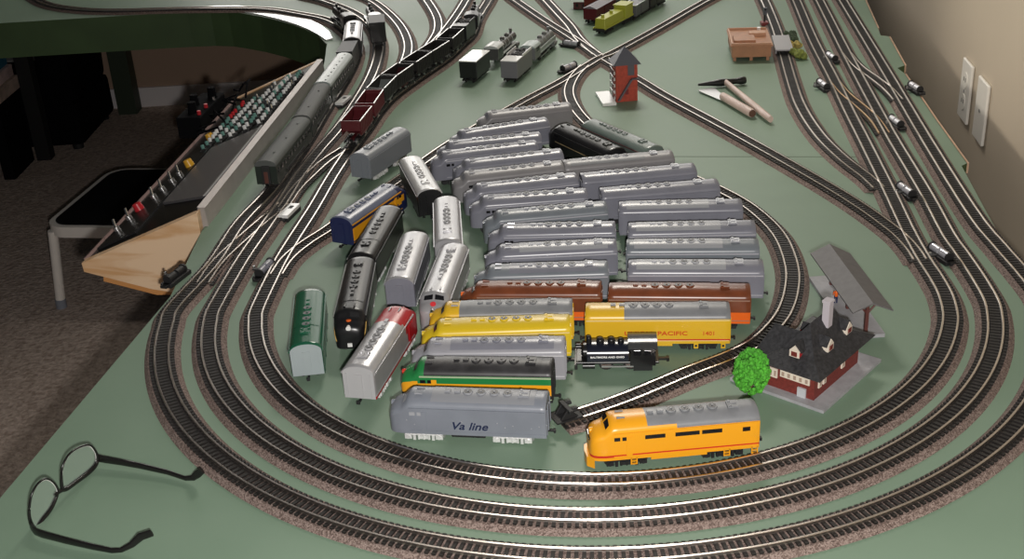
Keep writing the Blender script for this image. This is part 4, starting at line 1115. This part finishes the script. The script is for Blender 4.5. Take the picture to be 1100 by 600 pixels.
# ------------------------------------------------------------------ the pile of models at the back
def box_car(label, u0, v0, u1, v1, m, roof, h=.040, w=.017, load=None, name='boxcar', tilt=0):
    a, b_ = at(u0, v0, .0).to_2d(), at(u1, v1, .0).to_2d(); d = b_-a
    t = thing(name, label, 'freight car', ((a.x+b_.x)/2, (a.y+b_.y)/2, 0), math.atan2(d.y, d.x), 'models piled at the back')
    L = d.length
    b = MB(); b.box((0, 0, (h+.010)/2), (L, 2*w, h-.010), m); b.build('body', t, None, .0008)
    if roof is not None:
        b = MB(); b.extr([(0, -w-.001, h), (0, w+.001, h), (0, 0, h+.006)], (-L/2-.001, 0, 0), (L/2+.001, 0, 0), roof); b.build('roof', t, None)
    else:
        b = MB()
        for s in (-1, 1): b.box((0, s*(w-.0005), h+.001), (L, .0016, .002), CHROME); b.box((s*(L/2-.001), 0, h+.001), (.0016, 2*w, .002), CHROME)
        b.build('top_rim', t, None)
    for s in (-1, 1):
        b = MB(); b.box((0, s*(w+.0004), (h+.010)/2), (L*.22, .001, h-.014), m); b.build('side_door', t, None)
    for x in (-L*.32, L*.32):
        q = MB(); wheelset(q, x); q.build('truck', t)
    return t
def small_switcher():
    a, b_ = at(644, 38).to_2d(), at(674, 22).to_2d(); d = b_-a; L = d.length*1.05
    t = thing('switcher_engine', 'olive yellow switcher engine on black trucks, nearest of the pile at the back', 'locomotive', ((a.x+b_.x)/2, (a.y+b_.y)/2, 0), math.atan2(d.y, d.x), 'models piled at the back')
    b = MB(); b.box((0, 0, .0125), (L, .030, .004), MBLACK); b.build('frame', t, None)
    b = MB(); b.box((-L*.14, 0, .0255), (L*.66, .026, .022), OLIVEY, taper=.93); b.build('hood', t, None, .0012)
    b = MB(); b.box((L*.34, 0, .0290), (L*.26, .030, .029), OLIVEY); b.build('cab', t, None, .001)
    b = MB(); b.box((L*.34, 0, .0442), (L*.29, .033, .0020), OLIVEY); b.build('cab_roof', t, None)
    for x in (-L*.36, -L*.08):
        b = MB(); b.cyl((x, 0, .036), (x, 0, .043), .0040, OLIVEY, 12); b.build('exhaust_stack', t)
    for x in (-L*.30, L*.30):
        q = MB(); wheelset(q, x); q.build('truck', t)
    for s in (-1, 1):
        b = MB(); b.box((0, s*.0145, .0155), (L*.98, .0015, .0035), OLIVEY); b.build('side_sill', t, None)
small_switcher()
box_car('grey gondola with a bright rim right behind the olive yellow switcher', 676, 22, 690, 13, mat('gondola_grey', (.10, .10, .115), .4), None, h=.034, name='gondola')
box_car('black boxcar at the right end of the pile at the back', 692, 12, 709, 3, HB, HB)
box_car('maroon boxcar lying left of the olive yellow switcher', 634, 26, 655, 14, HM, mat('boxcar_roof_grey', (.22, .20, .23), .4), h=.036)
box_car('red brown boxcar with a grey roof behind the maroon boxcar', 634, 14, 660, 2, mat('boxcar_red', (.17, .03, .02), .45), mat('boxcar_roof_grey', (.22, .2, .23), .4), h=.044)
def house(label, u0, v0, u1, v1, dp, h, m, roof, rh=.02, z=0):
    a, b_ = at(u0, v0).to_2d(), at(u1, v1).to_2d(); d = b_-a
    t = thing('model_house', label, 'model building', (a.x, a.y, z), math.atan2(d.y, d.x), 'models piled at the back'); L = d.length
    b = MB(); b.box((L/2, dp/2, h/2), (L, dp, h), m); b.build('wall', t, None, .0005)
    b = MB(); o_ = .006
    b.extr([(0, -o_, h-.001), (0, dp+o_, h-.001), (0, dp/2, h+rh)], (-o_, 0, 0), (L+o_, 0, 0), roof); b.build('roof', t, None)
    for k in (.25, .7):
        q = MB(); q.box((L*k, -.0006, h*.5), (L*.14, .0016, h*.4), DARK); q.build('window', t, None)
    q = MB(); q.box((L*.48, -.0006, h*.32), (L*.12, .0016, h*.6), mat('house_door', (.1, .05, .03), .5)); q.build('door', t, None)
house('small house with a pale mint roof at the left of the pile at the back', 616, 10, 632, 10, .05, .020, MAROON, MINT, .02)
house('tall tan house half out of the picture behind the red brown boxcar', 640, 2, 672, 0, .06, .055, TANW, TANW, .025)
house('pale roofed shed behind the grey gondola at the back', 666, 6, 686, 1, .05, .022, mat('shed_grey', (.25, .26, .25), .5), MINT, .014)

# ------------------------------------------------------------------ spectacles
def glasses():
    A, B_ = at(32, 568, .003), at(106, 497, .003)
    mid = (A+B_)/2; e = (B_-A); e.z = 0; e.normalize(); n = Vector((-e.y, e.x, .12)).normalized()
    t = thing('spectacles', 'black framed spectacles lying open on the near left corner of the table', 'glasses', (mid.x, mid.y, 0), 0)
    o = Vector((mid.x, mid.y, 0)); cam_ = Vector((0, 0, CAM_H))
    def onp(u, v):
        r = at(u, v, 0)-cam_
        return cam_+r*((A-cam_).dot(n)/r.dot(n))-o
    def closed(pts, m=6):
        out = []; N = len(pts)
        for i in range(N):
            a, b, c, d = pts[i-1], pts[i], pts[(i+1) % N], pts[(i+2) % N]
            for k in range(m):
                q = k/m; out.append(.5*((2*b)+(c-a)*q+(2*a-5*b+4*c-d)*q*q+(-a+3*b-3*c+d)*q**3))
        return out
    for outline in ([(67, 524), (66, 512), (67, 501), (73, 489), (83, 481), (95, 477.5), (101, 482), (104, 489), (103, 498), (95, 507), (82, 517), (71, 525)],
                    [(36, 567), (32, 557), (31.5, 545), (34, 531), (40, 520), (48, 514), (55, 516), (61, 523), (61.5, 530), (55, 545), (46, 557), (40, 566)]):
        pts = closed([onp(u, v) for u, v in outline]); N = len(pts)
        zl = min(p.z for p in pts); zh = max(p.z for p in pts)
        q = MB(); q.tube(pts, [.0011+.0016*(1-(p.z-zl)/(zh-zl))**2 for p in pts], TORT, 8, True); q.build('rim', t, 60)
        c = sum(pts, Vector())/N
        q = MB(); inner = [c+(p-c)*.95 for p in pts]; q.tube(inner, .0006, mat('lens_edge_glint', (.75, .74, .72), .15, spec=.8), 6, True); q.build('lens_edge_glint', t, 60)  # pale ring paints in the highlight inside the rim
        q = MB(); q.add(pts+[c+n*.0015], [(i, (i+1) % N, N) for i in range(N)], LENS); q.build('lens', t, 60)
    q = MB(); q.tube([onp(59, 532), onp(61.5, 529), onp(64, 527.5), onp(67, 526), onp(71, 524)], .0021, TORT, 8); q.build('bridge', t, 60)
    for P in ([(103, 490, .010), (107, 492, .009), (112, 493, .0085), (130, 496, .0075), (150, 500, .0065), (180, 507, .005), (199, 513.5, .004), (207, 513, .006), (212, 509, .011), (217, 505, .017)],
              [(34, 566, .006), (37, 570, .0065), (44, 573, .0068), (70, 580, .0065), (100, 587, .0052), (120, 591, .004), (130, 590.5, .004), (141, 585, .008), (151, 576, .015), (163, 572, .019)]):
        pts = [at(*p)-o for p in P]
        k = len(pts); w = [.0048, .0048, .0046, .0041, .0036, .0030, .0027, .0034, .0044, .0038]
        q = MB(); vs = []; fs = []; NN = 10
        for i, p in enumerate(pts):
            d = (pts[min(i+1, k-1)]-pts[max(i-1, 0)]).normalized(); u_ = d.cross(Vector((0, 0, 1))).normalized(); v_ = u_.cross(d)
            for j in range(NN): vs.append(p+u_*math.cos(2*PI*j/NN)*.0016+v_*math.sin(2*PI*j/NN)*w[i])
        for i in range(k-1):
            for j in range(NN): fs.append((i*NN+j, i*NN+(j+1) % NN, (i+1)*NN+(j+1) % NN, (i+1)*NN+j))
        fs += [tuple(range(NN-1, -1, -1)), tuple(range((k-1)*NN, k*NN))]
        q.add(vs, fs, TORT); q.build('temple', t, 60)
glasses()

# ------------------------------------------------------------------ control panel along the left edge
def control_panel():
    h = math.radians(84); R0 = Vector((-.463, 1.668, .0258))
    t = thing('control_panel', 'sloping control panel box with pine end and rows of switches along the table edge', 'control panel', (R0.x, R0.y, 0), h)
    # local x along the table edge, local y to the left (out from the table)
    Lp = .80; z0 = .0258; slope = .382/.924; Wd = .1905
    prof = [(.020, -.004), (.020, z0+.004), (-.002, z0+.004), (.0, z0), (Wd, z0-Wd*slope), (Wd, z0-Wd*slope-.012), (.093, -.095), (.03, -.11), (.004, -.11)]
    # pine end board
    end = [(-.003, -.004), (-.003, z0+.003), (Wd+.002, z0-Wd*slope+.002), (Wd+.001, z0-Wd*slope-.013), (.090, -.097), (.005, -.112)]
    b = MB(); b.extr([(0, y, z) for y, z in end], (-.016, 0, 0), (0, 0, 0), PINE); b.build('end_board', t, None, .0008)
    b = MB(); b.extr([(0, y, z) for y, z in end], (Lp, 0, 0), (Lp+.016, 0, 0), PINE); b.build('end_board', t, None, .0008)
    b = MB(); b.extr([(0, -.011, .0005), (0, -.011, .010), (0, -.0100, z0+.004), (0, 0, z0+.0045), (0, .002, z0), (0, .002, -.10), (0, -.006, -.10)][::-1], (0, 0, 0), (Lp, 0, 0), PANELGREY)
    b.build('back_board', t, None)
    b = MB(); b.extr([(0, -.0110, z0+.0040), (0, .0015, z0+.0046), (0, .0015, z0+.0056), (0, -.0110, z0+.0050)], (0, 0, 0), (Lp, 0, 0), PANELTOP); b.build('top_ledge', t, None, .0006)
    # the face frame: local coordinates (along, down)
    fo = bpy.data.objects.new('face_panel', None)
    ang = math.atan(slope)
    b = MB(); b.box((Lp/2, Wd/2/math.cos(ang), -.003), (Lp, Wd/math.cos(ang), .004), mat('panel_black', (.008, .008, .008), .3, spec=.08))
    face = b.build('face_panel', t, None); face.location = (0, 0, z0+.001); face.rotation_euler = (-ang, 0, 0)
    b = MB(); b.box((Lp/2, Wd/math.cos(ang)+.002, -.004), (Lp, .004, .014), mat('panel_lip', (.33, .22, .20), .5)); o = b.build('front_lip', t, None); o.location = face.location; o.rotation_euler = face.rotation_euler
    def on(name, mb, smooth=None, bevel=0):
        o = mb.build(name, t, smooth, bevel); o.location = face.location; o.rotation_euler = face.rotation_euler; return o
    b = MB(); b.prism([(.055, .006), (.385, .006), (.395, .118), (.135, .118)], -.001, .0035, mat('grey_face_plate', (.13, .125, .13), .3, spec=.3)); on('cover_plate', b, None, .0006)
    b = MB(); b.prism([(.055, .0052), (.385, .0052), (.385, .009), (.055, .009)], .0035, .0050, TSILVER); on('plate_edge', b)
    b = MB(); b.prism([(.03, .128), (.42, .128), (.42, .182), (.03, .200)], -.001, .002, mat('smoked_panel', (.018, .018, .019), .3, spec=.1)); on('lower_strip', b)
    for x, y, m, r in ((.165, .177, REDB, .0085), (.330, .140, YELB, .0085), (.480, .150, YELB, .008)):
        q = MB(); q.cyl((0, 0, 0), (0, 0, .012), r, m, 14, r*.85); o = on('push_button', q, 40); o.location = Vector(o.location)+Matrix.Rotation(-ang, 3, 'X') @ Vector((x, y, .002))
    for k, (x, y) in enumerate(((.205, .165), (.235, .160), (.265, .152), (.292, .147), (.13, .182), (.09, .188))):
        q = MB(); q.cyl((0, 0, 0), (0, 0, .006), .0055, STEELW, 10); q.cyl((0, 0, .006), (.006, 0, .018), .0020, CHROME, 8); o = on('toggle_switch', q, 40); o.location = Vector(o.location)+Matrix.Rotation(-ang, 3, 'X') @ Vector((x, y, .002))
    meshes = []
    for m in (WIRE, TEAL, CHROME, REDB):
        q = MB(); q.box((0, 0, .002), (.013, .011, .004), MBLACK); q.cyl((0, 0, .004), (.004, 0, .0105), .0030, m, 8, .0036); meshes.append(q.mesh('toggle_switch', 35))
    rr = random.Random(5); cnt = 0
    for i in range(19):
        for j in range(5):
            x = .412+.0175*i+.004*(j % 2); y = .020+.030*j+rr.uniform(-.002, .002)
            if i > 15 and j > 2: continue
            m = meshes[3 if (j == 4 and i > 8 and rr.random() < .5) else (rr.random() < .28)*1+(rr.random() < .15)*1 if rr.random() < .9 else 2]
            o = link('toggle_switch', m, t); o.rotation_euler = (-ang, 0, rr.uniform(-.3, .3)); cnt += 1
            o.location = Vector(face.location)+Matrix.Rotation(-ang, 3, 'X') @ Vector((x, y, .0))
    q = MB(); q.box((.70, .055, .006), (.10, .010, .008), WHITE, rz=-.05); on('white_bar', q, None, .001)
    rr = random.Random(9)
    for k in range(5):
        q = MB(); pts = [(.56+.05*k+rr.uniform(-.03, .03), .150+.01*rr.random(), .004)]
        for s in range(5): p_ = pts[-1]; pts.append((p_[0]+rr.uniform(-.035, .04), .150+rr.uniform(0, .05), .012+rr.uniform(0, .018)))
        q.tube(pts, .0022, CLOTH, 6); on('wire', q, 60)
    q = MB(); q.extr([(0, .060, -.085), (0, .178, -.078), (0, .182, -.100), (0, .10, -.125), (0, .060, -.125)], (.02, 0, 0), (.045, 0, 0), mat('orange_pine', (.58, .27, .09), .5)); q.build('bracket', t, None, .0008)
control_panel()
# power pack and wiring that stands on the far part of the panel
def power_pack():
    p = at(262, 92, -.03)
    t = thing('throttle_box', 'black throttle box with stubby knobs hanging at the far lower edge of the control panel', 'throttle', (-.625, 2.41, -.080), math.radians(84))
    b = MB(); b.box((0, 0, .022), (.17, .05, .044), CLOTH); b.build('case', t, None, .002)
    for x, y in ((-.05, 0), (.0, .012), (.05, -.01)):
        q = MB(); q.cyl((x, y, .044), (x, y, .066), .010, CLOTH, 12, .008); q.build('knob', t)
    for x in (-.065, -.02, .03):
        q = MB(); q.cyl((x, -.018, .044), (x, -.018, .052), .004, REDB if x < 0 else CHROME, 8); q.build('push_button', t)
power_pack()

# ------------------------------------------------------------------ layout table
def layout_table():
    t = thing('layout_table', 'large green painted table carrying the model railway', 'table', (0, 1.6, -TZ))
    o = Vector((0, 1.6, -TZ))
    left = [(-.60, .55), (-.524, .993), (-.455, 1.433), (-.4585, 1.655), (-.3755, 2.475), (-.380, 2.56), (-.392, 2.709)]
    curve = [(-.420, 2.790), (-.454, 2.848), (-.492, 2.905), (-.539, 2.963), (-.595, 3.020), (-.651, 3.066), (-.690, 3.095), (-.74, 3.112), (-.80, 3.116)]
    arm = [(-1.0, 3.116), (-2.3, 3.100), (-2.3, 4.78), (1.12, 4.78)]
    right = [at(u, v).to_2d()[:] for u, v in ((925, -10), (943, 30), (946, 38), (955, 39), (972, 70), (964, 73), (972, 79), (1006, 129), (1039, 175), (1033, 178), (1060, 228), (1100, 300))]
    right += [(.60, 1.05), (.53, .55)]
    poly = left+curve+arm+[tuple(r) for r in right]
    poly = poly[::-1]
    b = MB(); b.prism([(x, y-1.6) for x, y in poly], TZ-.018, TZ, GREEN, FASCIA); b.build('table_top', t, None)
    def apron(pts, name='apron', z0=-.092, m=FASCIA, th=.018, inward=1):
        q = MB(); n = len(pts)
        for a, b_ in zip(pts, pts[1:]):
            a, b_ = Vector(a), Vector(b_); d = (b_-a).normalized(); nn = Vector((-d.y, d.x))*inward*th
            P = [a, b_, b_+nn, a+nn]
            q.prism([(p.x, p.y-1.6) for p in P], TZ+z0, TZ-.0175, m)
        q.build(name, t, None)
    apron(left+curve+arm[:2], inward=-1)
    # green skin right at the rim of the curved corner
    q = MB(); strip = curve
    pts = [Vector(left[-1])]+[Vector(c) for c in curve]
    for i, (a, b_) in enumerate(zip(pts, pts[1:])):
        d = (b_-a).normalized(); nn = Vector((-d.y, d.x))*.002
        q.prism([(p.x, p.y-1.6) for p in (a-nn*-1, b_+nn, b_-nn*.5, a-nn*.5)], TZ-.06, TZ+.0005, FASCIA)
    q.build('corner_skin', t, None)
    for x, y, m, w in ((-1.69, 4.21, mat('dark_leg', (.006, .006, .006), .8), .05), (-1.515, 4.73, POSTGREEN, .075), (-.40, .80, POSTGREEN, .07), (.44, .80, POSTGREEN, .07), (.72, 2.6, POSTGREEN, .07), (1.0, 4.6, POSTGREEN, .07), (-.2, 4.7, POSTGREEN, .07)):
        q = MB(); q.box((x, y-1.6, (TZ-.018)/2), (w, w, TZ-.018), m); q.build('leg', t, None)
    for (u0, v0), (u1, v1) in (((925, -10), (943, 30)), ((955, 39), (972, 70)), ((972, 79), (1006, 129)), ((1006, 129), (1039, 175))):
        a, b_ = at(u0, v0), at(u1, v1); d = b_-a; c = (a+b_)/2
        q = MB(); q.box((c.x+.001, c.y-1.6, TZ-.0085), (d.length, .004, .017), RAWWOOD, rz=math.atan2(d.y, d.x)); q.build('plywood_edge', t, None)
    # joints between the plywood sheets
    for (u0, v0), (u1, v1) in (((700, 168), (935, 168.5)),):
        a, b_ = at(u0, v0), at(u1, v1); d = b_-a
        q = MB(); c = (a+b_)/2; q.box((c.x, c.y-1.6, TZ+.0001), (d.length, .0012, .0003), mat('seam_dark', (.05, .08, .05), .8), rz=math.atan2(d.y, d.x)); q.build('seam', t, None)
    # speckled strip round the curved corner, whitened to carry the window glare
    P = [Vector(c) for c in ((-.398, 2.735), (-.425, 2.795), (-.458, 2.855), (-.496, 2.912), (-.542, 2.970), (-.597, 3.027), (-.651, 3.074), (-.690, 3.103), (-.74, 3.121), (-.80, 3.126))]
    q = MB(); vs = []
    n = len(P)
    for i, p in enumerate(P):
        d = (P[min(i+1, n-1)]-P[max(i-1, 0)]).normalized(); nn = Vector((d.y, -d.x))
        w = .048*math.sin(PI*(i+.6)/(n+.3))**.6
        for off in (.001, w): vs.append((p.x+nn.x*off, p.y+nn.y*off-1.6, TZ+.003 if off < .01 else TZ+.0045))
    q.add(vs, [(2*i, 2*i+1, 2*i+3, 2*i+2) for i in range(n-1)], GLARESTRIP); o_ = q.build('edge_strip', t, None)
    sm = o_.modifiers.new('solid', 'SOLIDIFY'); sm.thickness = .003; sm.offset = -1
layout_table()

# ------------------------------------------------------------------ step stool with black vinyl seat
def stool():
    zf = -TZ; hs = .245
    zs = zf+hs
    c0 = at(58, 243, zs); c1 = at(103, 181, zs); c2 = at(200, 180, zs)
    ex = Vector((c2.x-c1.x, c2.y-c1.y, 0)).normalized()
    ey = Vector((c1.x-c0.x, c1.y-c0.y, 0)); dep = ey.length
    an = math.atan2(ex.y, ex.x)-.03
    t = thing('step_stool', 'low stool with a white tubular frame and black vinyl seat on the carpet', 'stool', (c0.x-.035, c0.y, zf), an)
    Wd = .50; r = .045
    def rr(w, d, rad, x0, y0, n=6):
        out = []
        for cx, cy, a0 in ((x0+w-rad, y0+rad, -90), (x0+w-rad, y0+d-rad, 0), (x0+rad, y0+d-rad, 90), (x0+rad, y0+rad, 180)):
            for k in range(n+1):
                a = math.radians(a0+90*k/n); out.append((cx+rad*math.cos(a), cy+rad*math.sin(a)))
        return out
    o_, i_ = rr(Wd, dep, .06, 0, 0), rr(Wd-.030, dep-.030, .05, .015, .015)
    b = MB(); n = len(o_)
    vs = [(x, y, hs-.030) for x, y in o_]+[(x, y, hs) for x, y in o_]+[(x, y, hs) for x, y in i_]+[(x, y, hs-.03) for x, y in i_]
    fs = []
    for i in range(n):
        j = (i+1) % n
        fs += [(i, j, n+j, n+i), (n+i, n+j, 2*n+j, 2*n+i), (2*n+i, 2*n+j, 3*n+j, 3*n+i), (3*n+i, 3*n+j, j, i)]
    b.add(vs, fs, STOOLW); b.build('seat_rim', t, 40)
    b = MB(); b.prism(i_, hs-.02, hs+.002, VINYL); b.build('seat', t, 30, .004)
    for x, y, k in ((.018, .022, -1), (Wd-.022, .022, 1), (.018, dep-.022, -1), (Wd-.022, dep-.022, 1)):
        b = MB(); b.tube([(x, y, hs-.02), (x+.020*k, y-.01, .02)], .0135, STOOLW, 14); q = b.build('leg', t)
        b = MB(); b.cyl((x+.021*k, y-.0105, 0), (x+.020*k, y-.010, .026), .0145, mat('rubber_foot', (.25, .27, .32), .6), 14); b.build('rubber_foot', q)
stool()

# ------------------------------------------------------------------ things under the far arm of the table
def armchair():
    t = thing('armchair', 'black upholstered armchair standing in the shadow under the far arm of the table', 'chair', (-1.84, 4.48, -TZ), -PI/2)
    b = MB(); b.box((0, 0, .10), (.42, .56, .16), CLOTH); b.build('base', t, None, .02)
    b = MB(); b.box((0, -.04, .205), (.25, .46, .06), CLOTH); b.build('seat_cushion', t, None, .025)
    b = MB(); b.box((0, .22, .34), (.41, .13, .34), CLOTH, rx=-.06); b.build('backrest', t, None, .03)
    for s in (-1, 1):
        b = MB(); b.box((s*.168, -.02, .20), (.08, .50, .10), CLOTH); b.build('armrest', t, None, .03)
    for x in (-.17, .17):
        for y in (-.24, .24):
            b = MB(); b.cyl((x, y, 0), (x, y, .03), .02, MBLACK, 10); b.build('foot', t)
armchair()
def low_bench():
    t = thing('low_bench', 'low dark bench at the far left edge under the table arm', 'bench', (-1.99, 4.10, -TZ))  # near-black bench also paints in the floor shadow here
    b = MB(); b.box((0, 0, .262), (.54, .22, .028), CLOTH); b.build('top', t, None)
    for x in (-.24, .24):
        b = MB(); b.box((x, 0, .124), (.04, .20, .248), CLOTH); b.build('side_panel', t, None)
    b = MB(); b.box((0, .08, .15), (.44, .02, .18), CLOTH); b.build('back_panel', t, None)
low_bench()
for k, (z, h, m, lab) in enumerate(((.276, .046, PAPER, 'tan box, lowest of the stack on the dark bench'), (.322, .040, mat('pink_paper_box', (.66, .50, .48), .8, noise=.25, nscale=25), 'pinkish box in the middle of the stack on the dark bench'), (.362, .10, BLUEBOX, 'blue box on top of the stack on the dark bench'))):
    b = MB(); b.box((0, 0, h/2), (.22, .20, h), m)
    t = thing('storage_box', lab, 'box', (-1.828-.012*k, 4.10, -TZ+z), .02*k, 'boxes stacked on the low bench')
    b.build('carton', t, None, .002)
    q = MB(); q.box((0, 0, h-.006), (.222, .202, .010), m); q.build('lid', t, None, .002)
t = thing('paper_carton', 'grey striped carton in the dark between the black table leg and the armchair', 'box', (-1.93, 4.70, -TZ), .06)
t.location.y = 4.735; t.location.x = -1.97
b = MB(); b.box((0, 0, .18), (.22, .07, .36), mat('dark_carton', (.12, .12, .115), .8)); b.build('carton', t, None, .002)
for k in range(4):
    b = MB(); b.box((0, -.036, .14+.05*k), (.215, .003, .014), mat('carton_band', (.25, .25, .24), .8)); b.build('band', t, None)

# ------------------------------------------------------------------ room
zf = -TZ
b = MB(); b.prism([(-3.6, -.6), (1.3, -.6), (1.3, 5.2), (-3.6, 5.2)], zf-.05, zf, CARPET); struct('floor', b)
YB = 4.80
WINS = ((-1.22, -.03, .10, 1.75), (.03, 1.14, .10, 1.75))
b = MB(); zt_ = 2.35
def wallbox(x0, x1, z0, z1): b.box(((x0+x1)/2, YB+.06, (z0+z1)/2), (x1-x0, .12, z1-z0), BACKWALL)
xs = [-3.6, *WINS[0][:2], *WINS[1][:2], 1.3]
for k in (0, 2, 4): wallbox(xs[k], xs[k+1], zf, zt_)
for x0, x1, z0, z1 in WINS: wallbox(x0, x1, zf, z0); wallbox(x0, x1, z1, zt_)
struct('wall_back', b)
b = MB(); b.box((-1.2, YB-.008, zf+.04), (4.6, .016, .08), BASEW); struct('baseboard_back', b)
for i, (x0, x1, wz0, wz1) in enumerate(WINS):
    b = MB()
    for x in (x0+.02, x1-.02, (x0+x1)/2): b.box((x, YB+.05, (wz0+wz1)/2), (.04, .05, wz1-wz0), WHITE)
    for z in (wz0+.02, wz1-.02): b.box(((x0+x1)/2, YB+.05, z), (x1-x0, .05, .04), WHITE)
    struct('window_%d' % (i+1), b)
# right wall follows x = .609 + .13 y
b = MB(); f = lambda y: .609+.13*y
b.prism([(f(-.6), -.6), (f(-.6)+.12, -.6), (f(YB)+.12, YB), (f(YB), YB)], zf, zt_, BEIGE); struct('wall_right', b)
an = math.atan(.13)
for lab, y, dim in (('white outlet cover plate on the beige wall, farther one', 2.205, 0), ('white outlet cover plate on the beige wall, nearer one', 2.085, 0)):
    t = thing('outlet_plate', lab, 'outlet plate', (f(y)-.0005, y, -.034-.057), -an+PI/2, 'outlet plates on the right wall')
    b = MB(); b.box((0, .003, .057), (.070, .006, .114), PLATE); b.build('cover', t, None, .002)
    if y > 2.1:
        for z in (.036, .078):
            b = MB(); b.cyl((0, .006, z), (0, .0072, z), .0155, PLATE, 18)
            for s in (-1, 1): b.box((s*.006, .0074, z+.002), (.002, .0006, .008), MBLACK)
            b.build('socket', t)
    b = MB(); b.cyl((0, .006, .057), (0, .0070, .057), .003, STEELW, 10); b.build('screw', t)

# ------------------------------------------------------------------ camera and lights
cam_d = bpy.data.cameras.new('camera'); cam = bpy.data.objects.new('camera', cam_d); C.objects.link(cam)
cam_d.sensor_width = 36; cam_d.lens = F_PX/1100*36; cam_d.clip_start = .02
fwd = Vector((0, math.cos(PITCH), -math.sin(PITCH))); up = Vector((0, math.sin(PITCH), math.cos(PITCH))); rt = Vector((1, 0, 0))
c, s = math.cos(ROLL), math.sin(ROLL)
xr = rt*c+up*s; yu = -rt*s+up*c
# image u axis = cos*a - sin*b (b measured downward)
M = Matrix((xr, yu, -fwd)).transposed().to_4x4()
cam.matrix_world = Matrix.Translation((0, 0, CAM_H)) @ M
bpy.context.scene.camera = cam; TOP.append(cam)
def area(name, loc, target, size, power, col=(1, 1, 1), size_y=None, spread=None):
    l = bpy.data.lights.new(name, 'AREA'); l.energy = power; l.color = col
    if size_y: l.shape = 'RECTANGLE'; l.size = size; l.size_y = size_y
    else: l.shape = 'DISK'; l.size = size
    if spread: l.spread = spread
    o = bpy.data.objects.new(name, l); C.objects.link(o); o.location = loc
    o.rotation_euler = (Vector(target)-Vector(loc)).to_track_quat('-Z', 'Y').to_euler(); TOP.append(o); return o
fl = Vector((0, 0, CAM_H))+xr*.025-yu*.050
area('camera_flash', fl, fl+fwd, .03, 17, (1, .96, .92))
for (x0, x1, wz0, wz1), pw in zip(WINS, (22, 12)):
    area('window_daylight', ((x0+x1)/2, YB+.11, (wz0+wz1)/2), ((x0+x1)/2, 0, (wz0+wz1)/2-.6), x1-x0, pw, (1, .965, .91), wz1-wz0)
area('ceiling_lamp', (.27, 3.28, 1.66), (.27, 1.80, 0), .55, 6, (1, .94, .84), .30, spread=math.radians(95))
sp = bpy.data.lights.new('wall_spot', 'SPOT'); sp.energy = 125; sp.color = (1, .93, .82); sp.spot_size = math.radians(25); sp.spot_blend = 1.0; sp.shadow_soft_size = .12  # unseen spot lamp, well below the ceiling, aimed at the right wall
so = bpy.data.objects.new('wall_spot', sp); C.objects.link(so); so.location = (-1.5, 1.15, .62)
so.rotation_euler = (Vector((.89, 2.02, .30))-Vector(so.location)).to_track_quat('-Z', 'Y').to_euler(); TOP.append(so)
w = bpy.data.worlds.new('room_ambient'); w.use_nodes = True
w.node_tree.nodes['Background'].inputs['Color'].default_value = (.9, .95, 1, 1); w.node_tree.nodes['Background'].inputs['Strength'].default_value = .03
bpy.context.scene.world = w
vs_ = bpy.context.scene.view_settings
vs_.view_transform = 'Standard'; vs_.look = 'None'; vs_.gamma = 1; vs_.exposure = 0; vs_.use_curve_mapping = False

for o in TOP:
    o.location.z += TZ
